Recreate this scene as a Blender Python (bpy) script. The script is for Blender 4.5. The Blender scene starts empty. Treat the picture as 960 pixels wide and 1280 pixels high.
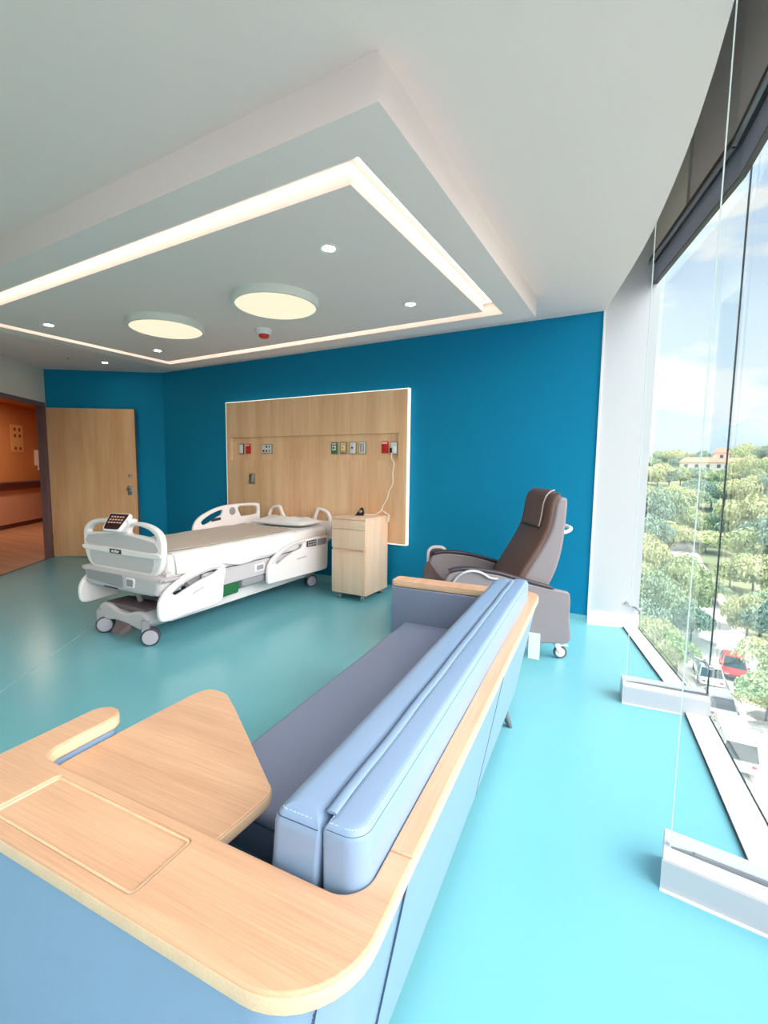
import bpy, bmesh, math, random
import numpy as np
from mathutils import Matrix, Vector

random.seed(4)
RNG = np.random.default_rng(11)
scene = bpy.context.scene
COL = scene.collection
R = math.radians

# ------------------------------------------------------------------ camera
cam_data = bpy.data.cameras.new('camera')
cam = bpy.data.objects.new('camera', cam_data)
COL.objects.link(cam)
scene.camera = cam
F_PX, YAW, PITCH, ROLL = 577.257, 0.51401, 0.09835, -0.01196
cam_data.sensor_fit = 'HORIZONTAL'
cam_data.sensor_width = 36.0
cam_data.lens = 36.0 * F_PX / 960.0
cam_data.clip_start = 0.02
cam_data.clip_end = 9000
def camera_axes(yaw, pitch, roll):
    f = Vector((-math.sin(yaw) * math.cos(pitch), math.cos(yaw) * math.cos(pitch), -math.sin(pitch)))
    r = Vector((math.cos(yaw), math.sin(yaw), 0))
    d = f.cross(r)
    return (r * math.cos(roll) + d * math.sin(roll), d * math.cos(roll) - r * math.sin(roll), f)
_r, _d, _f = camera_axes(YAW, PITCH, ROLL)
m = Matrix.Identity(4)
for i in range(3):
    m[i][0] = _r[i]; m[i][1] = -_d[i]; m[i][2] = -_f[i]
m.translation = (0, 0, 1.4)
cam.matrix_world = m

# ------------------------------------------------------------------ sky, sun, exposure
SKY_STRENGTH = 1.25
SUN_STRENGTH = 10.0
FILL_STRENGTH = 8.0
EXPOSURE = 0.0
world = bpy.data.worlds.new('sky')
scene.world = world
world.use_nodes = True
wt = world.node_tree
wt.nodes.clear()
def wn(t, **kw):
    n = wt.nodes.new(t)
    for k, v in kw.items(): setattr(n, k, v)
    return n
w_out = wn('ShaderNodeOutputWorld'); w_bg = wn('ShaderNodeBackground')
w_tc = wn('ShaderNodeTexCoord'); w_map = wn('ShaderNodeMapping')
w_map.inputs['Scale'].default_value = (1.0, 1.0, 3.2)
w_noise = wn('ShaderNodeTexNoise')
w_noise.inputs['Scale'].default_value = 3.1; w_noise.inputs['Detail'].default_value = 8; w_noise.inputs['Roughness'].default_value = .55
w_ramp = wn('ShaderNodeValToRGB')
w_ramp.color_ramp.elements[0].position = .48; w_ramp.color_ramp.elements[0].color = (0, 0, 0, 1)
w_ramp.color_ramp.elements[1].position = .555; w_ramp.color_ramp.elements[1].color = (1, 1, 1, 1)
w_sep = wn('ShaderNodeSeparateXYZ')
w_blue = wn('ShaderNodeValToRGB')
e = w_blue.color_ramp.elements
e[0].position = 0.0; e[0].color = (.92, .96, 1.0, 1)
e[1].position = .75; e[1].color = (.42, .62, .94, 1)
x = w_blue.color_ramp.elements.new(.22); x.color = (.72, .86, 1.0, 1)
w_mix = wn('ShaderNodeMix', data_type='RGBA')
w_mix.inputs['B'].default_value = (1.0, 1.0, 1.0, 1)
wt.links.new(w_tc.outputs['Generated'], w_map.inputs['Vector'])
wt.links.new(w_map.outputs['Vector'], w_noise.inputs['Vector'])
wt.links.new(w_noise.outputs['Fac'], w_ramp.inputs['Fac'])
wt.links.new(w_tc.outputs['Generated'], w_sep.inputs['Vector'])
wt.links.new(w_sep.outputs['Z'], w_blue.inputs['Fac'])
wt.links.new(w_blue.outputs['Color'], w_mix.inputs['A'])
wt.links.new(w_ramp.outputs['Color'], w_mix.inputs['Factor'])
wt.links.new(w_mix.outputs['Result'], w_bg.inputs['Color'])
wt.links.new(w_bg.outputs['Background'], w_out.inputs['Surface'])
w_bg.inputs['Strength'].default_value = SKY_STRENGTH

sun_data = bpy.data.lights.new('sun', 'SUN')
sun = bpy.data.objects.new('sun', sun_data)
COL.objects.link(sun)
sun_data.energy = SUN_STRENGTH
sun_data.angle = R(0.6)
sun_data.color = (1.0, .95, .86)
sun.rotation_euler = Vector((.40, -.22, -.92)).to_track_quat('-Z', 'Y').to_euler()
sun.location = (0, 0, 30)

# second sun lamp, added as broad fill to brighten the room from the windows
fill_sun_data = bpy.data.lights.new('window_fill_sun', 'SUN')
glow = bpy.data.objects.new('window_fill_sun', fill_sun_data)
COL.objects.link(glow)
fill_sun_data.energy = FILL_STRENGTH
fill_sun_data.angle = R(75)
fill_sun_data.color = (1.0, .95, .89)
glow.rotation_euler = Vector((-.76, .14, -.64)).to_track_quat('-Z', 'Y').to_euler()
glow.location = (12, 0, 20)

vs = scene.view_settings
vs.view_transform = 'Standard'; vs.look = 'None'; vs.gamma = 1.0; vs.use_curve_mapping = False
vs.exposure = EXPOSURE

# ------------------------------------------------------------------ materials
def srgb(r, g, b):
    def f(c):
        c /= 255.0
        return c / 12.92 if c <= .04045 else ((c + .055) / 1.055) ** 2.4
    return (f(r), f(g), f(b), 1)

MATS = {}
def new_mat(name):
    m = bpy.data.materials.new(name); m.use_nodes = True
    nt = m.node_tree
    return m, nt, nt.nodes['Principled BSDF']

def mat(name, col, rough=.5, metal=0.0, bump=0.0, bump_scale=60.0, var=0.0, var_scale=4.0, emit=None, emit_strength=0.0, coat=0.0, spec=.5, detail=4.0):
    m, nt, p = new_mat(name)
    p.inputs['Base Color'].default_value = col
    p.inputs['Roughness'].default_value = rough
    p.inputs['Metallic'].default_value = metal
    p.inputs['Specular IOR Level'].default_value = spec
    p.inputs['Coat Weight'].default_value = coat
    p.inputs['Coat Roughness'].default_value = .12
    tc = nt.nodes.new('ShaderNodeTexCoord')
    if var > 0:
        n = nt.nodes.new('ShaderNodeTexNoise'); n.inputs['Scale'].default_value = var_scale; n.inputs['Detail'].default_value = 5
        hsv = nt.nodes.new('ShaderNodeHueSaturation'); hsv.inputs['Color'].default_value = col
        mr = nt.nodes.new('ShaderNodeMapRange'); mr.inputs['To Min'].default_value = 1 - var; mr.inputs['To Max'].default_value = 1 + var
        nt.links.new(tc.outputs['Object'], n.inputs['Vector']); nt.links.new(n.outputs['Fac'], mr.inputs['Value'])
        nt.links.new(mr.outputs['Result'], hsv.inputs['Value']); nt.links.new(hsv.outputs['Color'], p.inputs['Base Color'])
    if bump > 0:
        n = nt.nodes.new('ShaderNodeTexNoise'); n.inputs['Scale'].default_value = bump_scale; n.inputs['Detail'].default_value = detail
        b = nt.nodes.new('ShaderNodeBump'); b.inputs['Strength'].default_value = bump; b.inputs['Distance'].default_value = .01
        nt.links.new(tc.outputs['Object'], n.inputs['Vector']); nt.links.new(n.outputs['Fac'], b.inputs['Height'])
        nt.links.new(b.outputs['Normal'], p.inputs['Normal'])
    if emit is not None:
        p.inputs['Emission Color'].default_value = emit
        p.inputs['Emission Strength'].default_value = emit_strength
    MATS[name] = m
    return m

def wood(name, c_dark, c_light, axis='X', scale=1.0, rough=.42, contrast=1.0):
    m, nt, p = new_mat(name)
    tc = nt.nodes.new('ShaderNodeTexCoord')
    mp = nt.nodes.new('ShaderNodeMapping')
    s = {'X': (1.0, 64, 64), 'Y': (64, 1.0, 64), 'Z': (64, 64, 1.0)}[axis]
    mp.inputs['Scale'].default_value = tuple(v * scale for v in s)
    n1 = nt.nodes.new('ShaderNodeTexNoise'); n1.inputs['Scale'].default_value = 3.0; n1.inputs['Detail'].default_value = 7; n1.inputs['Roughness'].default_value = .62
    n1.inputs['Distortion'].default_value = .05
    mp2 = nt.nodes.new('ShaderNodeMapping')
    s2 = {'X': (.5, 5.5, 5.5), 'Y': (5.5, .5, 5.5), 'Z': (5.5, 5.5, .5)}[axis]
    mp2.inputs['Scale'].default_value = tuple(v * scale for v in s2)
    n2 = nt.nodes.new('ShaderNodeTexNoise'); n2.inputs['Scale'].default_value = 2.0; n2.inputs['Detail'].default_value = 3
    add = nt.nodes.new('ShaderNodeMath'); add.operation = 'ADD'
    mul = nt.nodes.new('ShaderNodeMath'); mul.operation = 'MULTIPLY'; mul.inputs[1].default_value = .5
    ramp = nt.nodes.new('ShaderNodeValToRGB')
    ramp.color_ramp.elements[0].position = .5 - .14 / contrast; ramp.color_ramp.elements[0].color = c_dark
    ramp.color_ramp.elements[1].position = .5 + .12 / contrast; ramp.color_ramp.elements[1].color = c_light
    nt.links.new(tc.outputs['Object'], mp.inputs['Vector']); nt.links.new(mp.outputs['Vector'], n1.inputs['Vector'])
    nt.links.new(tc.outputs['Object'], mp2.inputs['Vector']); nt.links.new(mp2.outputs['Vector'], n2.inputs['Vector'])
    nt.links.new(n1.outputs['Fac'], add.inputs[0]); nt.links.new(n2.outputs['Fac'], add.inputs[1])
    nt.links.new(add.outputs[0], mul.inputs[0]); nt.links.new(mul.outputs[0], ramp.inputs['Fac'])
    nt.links.new(ramp.outputs['Color'], p.inputs['Base Color'])
    p.inputs['Roughness'].default_value = rough
    b = nt.nodes.new('ShaderNodeBump'); b.inputs['Strength'].default_value = .06; b.inputs['Distance'].default_value = .004
    nt.links.new(n1.outputs['Fac'], b.inputs['Height']); nt.links.new(b.outputs['Normal'], p.inputs['Normal'])
    MATS[name] = m
    return m

def glass(name, tint=(.985, .995, .992, 1), gloss=.035):
    m, nt, p = new_mat(name)
    nt.nodes.remove(p)
    out = nt.nodes['Material Output']
    tr = nt.nodes.new('ShaderNodeBsdfTransparent'); tr.inputs['Color'].default_value = tint
    gl = nt.nodes.new('ShaderNodeBsdfGlossy'); gl.inputs['Roughness'].default_value = .02; gl.inputs['Color'].default_value = (.9, .96, .96, 1)
    fr = nt.nodes.new('ShaderNodeFresnel'); fr.inputs['IOR'].default_value = 1.30
    sc = nt.nodes.new('ShaderNodeMath'); sc.operation = 'MULTIPLY'; sc.inputs[1].default_value = gloss * 8
    mx = nt.nodes.new('ShaderNodeMixShader')
    nt.links.new(fr.outputs[0], sc.inputs[0]); nt.links.new(sc.outputs[0], mx.inputs[0])
    nt.links.new(tr.outputs[0], mx.inputs[1]); nt.links.new(gl.outputs[0], mx.inputs[2])
    nt.links.new(mx.outputs[0], out.inputs['Surface'])
    MATS[name] = m
    return m

mat('ceiling_paint', srgb(244, 226, 220), .9, bump=.03, bump_scale=40)
mat('raft_paint', srgb(240, 224, 219), .9)
mat('cove_paint', srgb(245, 238, 230), .9)
mat('teal_paint', srgb(0, 136, 180), .75, spec=.25, bump=.04, bump_scale=150, var=.03, var_scale=1.5)
mat('cream_paint', srgb(228, 222, 208), .85)
mat('floor_vinyl', srgb(119, 190, 203), .25, spec=.5, bump=.02, bump_scale=220, var=.03, var_scale=2.0)
mat('sill_white', srgb(240, 241, 244), .35)
mat('curb_white', srgb(200, 200, 206), .4)
mat('pier_panel', srgb(214, 216, 219), .28, metal=.3)
mat('spandrel_grey', srgb(206, 204, 203), .5)
mat('spandrel_light', srgb(228, 228, 216), .5)
mat('transom_dark', srgb(62, 64, 66), .4, metal=.4)
mat('reflection_blue', srgb(150, 156, 176), .35)  # bluish colour of a reflection in the glass, painted as a surface
mat('caster_grey_slot', srgb(120, 122, 126), .5)
mat('joint_dark', srgb(48, 52, 54), .6)
mat('steel', srgb(190, 192, 195), .25, metal=1.0)
mat('steel_dark', srgb(110, 112, 116), .4, metal=.8)
glass('pane_glass')
glass('fin_glass', tint=(.985, .997, .994, 1), gloss=.03)
mat('glass_edge', srgb(226, 240, 236), .15, spec=.8)

OAK_D, OAK_L = srgb(206, 158, 126), srgb(228, 184, 150)
wood('oak_long', OAK_D, OAK_L, 'X', scale=1.5)
wood('oak_cross', OAK_D, OAK_L, 'Y', scale=1.5)
wood('oak_edge', srgb(222, 188, 154), srgb(236, 206, 172), 'X', rough=.4)
wood('oak_panel', srgb(232, 182, 138), srgb(249, 210, 168), 'Z', scale=.55, rough=.5, contrast=1.35)
wood('oak_door', srgb(228, 166, 116), srgb(247, 198, 150), 'Z', scale=.5, rough=.5, contrast=1.2)
wood('birch', srgb(236, 192, 158), srgb(250, 220, 192), 'Z', scale=.8, rough=.45)
wood('plank', srgb(170, 122, 92), srgb(206, 160, 128), 'X', scale=.6, rough=.45)
mat('vinyl_blue', srgb(136, 162, 194), .42, bump=.10, bump_scale=420, var=.03, var_scale=3)
mat('vinyl_blue_seat', srgb(132, 142, 170), .5, bump=.10, bump_scale=420, var=.03, var_scale=3)
mat('vinyl_blue_light', srgb(140, 166, 200), .38, bump=.10, bump_scale=380, var=.03, var_scale=3)
mat('seam_dark', srgb(58, 78, 104), .7)
mat('stitch', srgb(196, 214, 236), .6)
mat('gap_dark', srgb(22, 26, 32), .8)

# ------------------------------------------------------------------ object helpers
def link(name, me, mats, parent=None, loc=None, rot=None, smooth=35):
    if not isinstance(me, bpy.types.Mesh):
        bm = me; me = bpy.data.meshes.new(name); bm.normal_update(); bm.to_mesh(me); bm.free()
    o = bpy.data.objects.new(name, me)
    COL.objects.link(o)
    if isinstance(mats, str): mats = [mats]
    if not me.materials:
        for k in mats: me.materials.append(MATS[k])
    if smooth:
        for p in me.polygons: p.use_smooth = True
        me.set_sharp_from_angle(angle=R(smooth))
    if parent is not None: o.parent = parent
    if loc is not None: o.location = loc
    if rot is not None: o.rotation_euler = rot
    return o

def thing(name, label, cat, loc=(0, 0, 0), rotz=0.0, group=None):
    o = bpy.data.objects.new(name, None); COL.objects.link(o)
    o.empty_display_size = .1
    o.location = loc; o.rotation_euler = (0, 0, rotz)
    o['label'] = label; o['category'] = cat
    if group: o['group'] = group
    return o

def tag(o, label=None, cat=None, group=None, kind=None):
    if label: o['label'] = label
    if cat: o['category'] = cat
    if group: o['group'] = group
    if kind: o['kind'] = kind
    return o

def structure(o, label, cat):
    return tag(o, label, cat, kind='structure')

def box(x0, x1, y0, y1, z0, z1, bevel=0.0, seg=2, bm=None):
    own = bm is None
    bm2 = bmesh.new()
    bmesh.ops.create_cube(bm2, size=1.0)
    for v in bm2.verts:
        v.co = ((x0 + x1) / 2 + v.co.x * (x1 - x0), (y0 + y1) / 2 + v.co.y * (y1 - y0), (z0 + z1) / 2 + v.co.z * (z1 - z0))
    if bevel > 0:
        b = min(bevel, .49 * min(abs(x1 - x0), abs(y1 - y0), abs(z1 - z0)))
        bmesh.ops.bevel(bm2, geom=bm2.edges[:], offset=b, segments=seg, profile=.6, affect='EDGES')
    if own: return bm2
    merge(bm, bm2); return bm

def merge(a, b, mat4=None):
    """append bmesh b to bmesh a (frees b)"""
    if mat4 is not None: bmesh.ops.transform(b, matrix=mat4, verts=b.verts[:])
    me = bpy.data.meshes.new('tmp'); b.to_mesh(me); b.free(); a.from_mesh(me); bpy.data.meshes.remove(me)
    return a

def xform(bm, mat4):
    bmesh.ops.transform(bm, matrix=mat4, verts=bm.verts[:]); return bm

def rpoly(pts, n=6):
    """pts: (x, y, r) corners -> outline with rounded corners"""
    out = []
    N = len(pts)
    for i in range(N):
        p0, p1, p2 = Vector(pts[i - 1][:2]), Vector(pts[i][:2]), Vector(pts[(i + 1) % N][:2])
        r = pts[i][2] if len(pts[i]) > 2 else 0
        if r <= 0: out.append((p1.x, p1.y)); continue
        a, b = (p0 - p1), (p2 - p1)
        la, lb = a.length, b.length
        a.normalize(); b.normalize()
        ang = math.acos(max(-1, min(1, a.dot(b))))
        t = min(r / math.tan(ang / 2) if ang > 1e-3 else 0, .49 * la, .49 * lb)
        A, B = p1 + a * t, p1 + b * t
        for k in range(n + 1):
            u = k / n
            # blended between circle-like conic and corner
            w = math.sin(ang / 2)
            q = ((1 - u) ** 2 * A + 2 * w * u * (1 - u) * p1 + u * u * B) / ((1 - u) ** 2 + 2 * w * u * (1 - u) + u * u)
            out.append((q.x, q.y))
    return out

def spline(pts, n=6, closed=True):
    """Catmull-Rom through points"""
    out = []; N = len(pts)
    P = [Vector(p) for p in pts]
    rng = range(N) if closed else range(N - 1)
    for i in rng:
        if closed: p0, p1, p2, p3 = P[i - 1], P[i], P[(i + 1) % N], P[(i + 2) % N]
        else: p0, p1, p2, p3 = P[max(i - 1, 0)], P[i], P[i + 1], P[min(i + 2, N - 1)]
        for k in range(n):
            t = k / n
            q = .5 * ((2 * p1) + (-p0 + p2) * t + (2 * p0 - 5 * p1 + 4 * p2 - p3) * t * t + (-p0 + 3 * p1 - 3 * p2 + p3) * t ** 3)
            out.append(tuple(q))
    if not closed: out.append(tuple(P[-1]))
    return out

def offset_poly(pts, d):
    """move a closed outline inwards by d (counter-clockwise or clockwise)"""
    N = len(pts)
    area = sum(pts[i][0] * pts[(i + 1) % N][1] - pts[(i + 1) % N][0] * pts[i][1] for i in range(N))
    s = 1 if area > 0 else -1
    out = []
    for i in range(N):
        a, b, c = Vector(pts[i - 1]), Vector(pts[i]), Vector(pts[(i + 1) % N])
        t1, t2 = (b - a), (c - b)
        if t1.length < 1e-9: t1 = t2
        if t2.length < 1e-9: t2 = t1
        t1.normalize(); t2.normalize()
        n1, n2 = Vector((-t1.y, t1.x)) * s, Vector((-t2.y, t2.x)) * s
        n = n1 + n2
        if n.length < 1e-6: n = n1
        n.normalize()
        k = max(.5, n.dot(n1))
        q = b + n * (d / k)
        out.append((q.x, q.y))
    return out

_DG = None
def plate(outer, holes=(), z0=0.0, z1=.02, bevel=0.0, res=2, mat4=None):
    """flat outline (with holes) given thickness and rounded edges; returns a mesh"""
    cu = bpy.data.curves.new('tmp_curve', 'CURVE')
    cu.dimensions = '2D'; cu.fill_mode = 'BOTH'
    h = (z1 - z0) / 2
    b = min(bevel, h * .98)
    cu.extrude = h - b; cu.bevel_depth = b; cu.bevel_resolution = res; cu.offset = -b
    for loop in [outer] + list(holes):
        sp = cu.splines.new('POLY'); sp.points.add(len(loop) - 1)
        for p, q in zip(sp.points, loop): p.co = (q[0], q[1], 0, 1)
        sp.use_cyclic_u = True
    o = bpy.data.objects.new('tmp_curve', cu); COL.objects.link(o)
    dg = bpy.context.evaluated_depsgraph_get()
    me = bpy.data.meshes.new_from_object(o.evaluated_get(dg))
    bpy.data.objects.remove(o); bpy.data.curves.remove(cu)
    T = Matrix.Translation((0, 0, (z0 + z1) / 2))
    if mat4 is not None: T = mat4 @ T
    me.transform(T)
    me.materials.clear()
    return me

def text_mesh(body, size, depth, mat4, align='CENTER', bold=False):
    cu = bpy.data.curves.new('tmp_text', 'FONT')
    cu.body = body; cu.size = size; cu.extrude = depth; cu.align_x = align; cu.align_y = 'CENTER'
    if bold: cu.offset = size * .02
    o = bpy.data.objects.new('tmp_text', cu); COL.objects.link(o)
    dg = bpy.context.evaluated_depsgraph_get()
    me = bpy.data.meshes.new_from_object(o.evaluated_get(dg))
    bpy.data.objects.remove(o); bpy.data.curves.remove(cu)
    me.transform(mat4); me.materials.clear()
    return me

def tube(path, r, seg=8, closed=False, bm=None, caps=True):
    own = bm is None
    if own: bm = bmesh.new()
    P = [Vector(p) for p in path]; N = len(P)
    rr = r if isinstance(r, (list, tuple)) else [r] * N
    rings = []; nrm = None
    for i in range(N):
        if closed: t = P[(i + 1) % N] - P[i - 1]
        else: t = P[min(i + 1, N - 1)] - P[max(i - 1, 0)]
        if t.length < 1e-9: t = Vector((0, 0, 1))
        t.normalize()
        if nrm is None:
            nrm = t.orthogonal().normalized()
        else:
            nrm = nrm - t * nrm.dot(t)
            nrm = nrm.normalized() if nrm.length > 1e-6 else t.orthogonal().normalized()
        bn = t.cross(nrm)
        rings.append([bm.verts.new(P[i] + (nrm * math.cos(2 * math.pi * k / seg) + bn * math.sin(2 * math.pi * k / seg)) * rr[i]) for k in range(seg)])
    for i in range(N if closed else N - 1):
        a, b = rings[i], rings[(i + 1) % N]
        for k in range(seg):
            bm.faces.new((a[k], a[(k + 1) % seg], b[(k + 1) % seg], b[k]))
    if not closed and caps:
        bm.faces.new(rings[0][::-1]); bm.faces.new(rings[-1])
    return bm

def lathe(profile, seg=24, bm=None, mat4=None, caps=True):
    """profile: (radius, z) from bottom to top"""
    b = bmesh.new(); rings = []
    for r, z in profile:
        if r < 1e-5: rings.append([b.verts.new((0, 0, z))])
        else: rings.append([b.verts.new((r * math.cos(2 * math.pi * k / seg), r * math.sin(2 * math.pi * k / seg), z)) for k in range(seg)])
    for a, c in zip(rings, rings[1:]):
        for k in range(seg):
            k2 = (k + 1) % seg
            if len(a) == 1 and len(c) == 1: continue
            if len(a) == 1: b.faces.new((a[0], c[k2], c[k]))
            elif len(c) == 1: b.faces.new((a[k], a[k2], c[0]))
            else: b.faces.new((a[k], a[k2], c[k2], c[k]))
    if caps and len(rings[0]) > 1: b.faces.new(rings[0][::-1])
    if caps and len(rings[-1]) > 1: b.faces.new(rings[-1])
    if mat4 is not None: xform(b, mat4)
    if bm is not None: merge(bm, b); return bm
    return b

def loft(rings, caps=True, bm=None):
    """rings: equal-length closed loops of 3D points"""
    b = bmesh.new()
    V = [[b.verts.new(p) for p in ring] for ring in rings]
    n = len(V[0])
    for a, c in zip(V, V[1:]):
        for k in range(n):
            b.faces.new((a[k], a[(k + 1) % n], c[(k + 1) % n], c[k]))
    if caps:
        b.faces.new(V[0][::-1]); b.faces.new(V[-1])
    bmesh.ops.recalc_face_normals(b, faces=b.faces[:])
    if bm is not None: merge(bm, b); return bm
    return b

def prism(pts, z0, z1):
    """polygon (x, y) between two heights"""
    return loft([[(x, y, z0) for x, y in pts], [(x, y, z1) for x, y in pts]])

def frame_matrix(origin, xdir, ydir):
    X = Vector(xdir).normalized(); Y = Vector(ydir).normalized(); Z = X.cross(Y).normalized(); Y = Z.cross(X)
    M = Matrix.Identity(4)
    for i in range(3): M[i][0] = X[i]; M[i][1] = Y[i]; M[i][2] = Z[i]
    M.translation = origin
    return M

def copy_tree(o, parent=None):
    c = o.copy(); COL.objects.link(c)
    if parent is not None: c.parent = parent
    for ch in list(o.children): copy_tree(ch, c)
    return c

# ------------------------------------------------------------------ the room shell
D = 4.457; HC = 2.7356; HS = 2.580; ROOF = 3.95
CORNER = Vector((-6.307, D)); HINGE = Vector((-7.64, 3.51))
DW = Vector((.628, -.778)).normalized(); DN = Vector((.778, .628)).normalized()      # along the entrance wall, into the room
S_END = (HINGE.y + 2.42) / -DW.y
REAR = HINGE + DW * S_END
FIN_IN = [(-.386, 4.452), (-.045, 3.10), (.138, 1.775), (.14, .33), (-.02, -1.07), (-.32, -2.42)]
FIN_OUT = [(.014, 4.555), (.385, 3.15), (.560, 1.745), (.575, .30), (.42, -1.13), (.09, -2.53)]

edge = spline(FIN_IN, 6, closed=False)
room_poly = [tuple(CORNER)] + edge + [tuple(REAR), tuple(HINGE)]
floor_poly = [tuple(CORNER), (-.386, D), (.0, 4.555)] + FIN_OUT[1:] + [tuple(REAR), tuple(HINGE)]

floor_obj = structure(link('floor', prism(floor_poly, -.25, 0), 'floor_vinyl', smooth=0), 'glossy turquoise vinyl floor of the hospital room', 'floor')
mat('weld_line', srgb(150, 206, 216), .35)
wa, wb = Vector((-2.45, .04)), Vector((-4.45, 2.62)); wd = Vector((.79, .61)) * .0025
link('weld_seam', prism([tuple(wa - wd), tuple(wa + wd), tuple(wb + wd), tuple(wb - wd)], -.002, .0012), 'weld_line', floor_obj, smooth=0)
structure(link('ceiling', prism(room_poly, HC, ROOF), 'ceiling_paint', smooth=0), 'pale grey painted main ceiling with a curved edge along the window', 'ceiling')
roof_poly = [tuple(CORNER + Vector((-.4, .5))), (.1, 4.95)] + [(p[0] + .12, p[1]) for p in FIN_OUT[1:]] + [(.2, -2.75), tuple(REAR + Vector((-.3, -.33))), tuple(HINGE + Vector((-.4, 0)))]
structure(link('ceiling_slab', prism(roof_poly, ROOF, ROOF + .25), 'spandrel_grey', smooth=0), 'grey slab closing the gap above the window heads', 'slab')

structure(link('wall_back', prism([tuple(CORNER), (-.386, D), (-.386, D + .3), (-6.45, D + .3)], 0, ROOF), 'teal_paint', smooth=0),
          'long deep teal wall behind the bed and headboard', 'wall')
an = Vector((-.579, .815))
structure(link('wall_left', prism([tuple(HINGE), tuple(CORNER), tuple(CORNER + Vector((-.143, .3))), tuple(HINGE + an * .25)], 0, ROOF), 'teal_paint', smooth=0),
          'short teal wall set at an angle behind the open door', 'wall')
structure(link('wall_rear', prism([tuple(REAR), (-.32, -2.42), (.09, -2.53), (.09, -2.75), tuple(REAR + Vector((-.3, -.33)))], 0, ROOF), 'cream_paint', smooth=0),
          'pale wall on the near side of the room', 'wall')

def along(s, off=0.0):
    p = HINGE + DW * s + DN * off
    return (p.x, p.y)
DOOR_S0, DOOR_S1, DOOR_H = .10, 1.36, 2.21
T = .06
bm = prism([along(0), along(DOOR_S0), along(DOOR_S0, -T), along(0, -T)], 0, DOOR_H)
merge(bm, prism([along(DOOR_S1), along(S_END), along(S_END, -T), along(DOOR_S1, -T)], 0, DOOR_H))
merge(bm, prism([along(0), along(S_END), along(S_END, -T), along(0, -T)], DOOR_H, ROOF))
structure(link('wall_entrance', bm, 'cream_paint', smooth=0), 'off-white wall above and beside the open doorway', 'wall')

def coving(name, a, b, inward, label):
    a, b, n = Vector(a), Vector(b), Vector(inward).normalized()
    prof = [(0, .078), (.006, .078), (.009, .03), (.016, .014), (.034, .002), (.034, 0), (0, 0)]
    rings = [[(p.x + n.x * o, p.y + n.y * o, z) for o, z in prof] for p in (a, b)]
    return structure(link(name, loft(rings), 'floor_vinyl', smooth=50), label, 'baseboard')
coving('baseboard_back', CORNER, (-.39, D), (0, -1), 'turquoise vinyl coving turned up along the back wall')
coving('baseboard_left', HINGE + Vector((.03, .02)), CORNER, (.579, -.815), 'turquoise vinyl coving turned up along the angled wall')

# aluminium end panel of the back wall, beside the glass
bm = prism([(-.386, D - .001), (.012, 4.556), (.012, 4.757), (-.386, 4.757)], 0, ROOF)
pier = structure(link('wall_window_end', bm, 'pier_panel', smooth=0), 'pale satin panel closing the wall end beside the glazing', 'wall')
a, b = Vector((-.386, D)), Vector((.014, 4.556)); nrm = Vector((.24, -.97)).normalized()
pts = [tuple(a - Vector((.006, 0))), tuple(a - Vector((.006, 0)) + nrm * .02), tuple(b + nrm * .02), tuple(b)]
link('plinth', prism(pts, 0, .125), 'sill_white', pier, smooth=0)
link('edge_trim', prism([(-.392, D - .012), (-.378, D - .012), (-.378, D + .02), (-.392, D + .02)], 0, HC), 'sill_white', pier, smooth=0)

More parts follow.
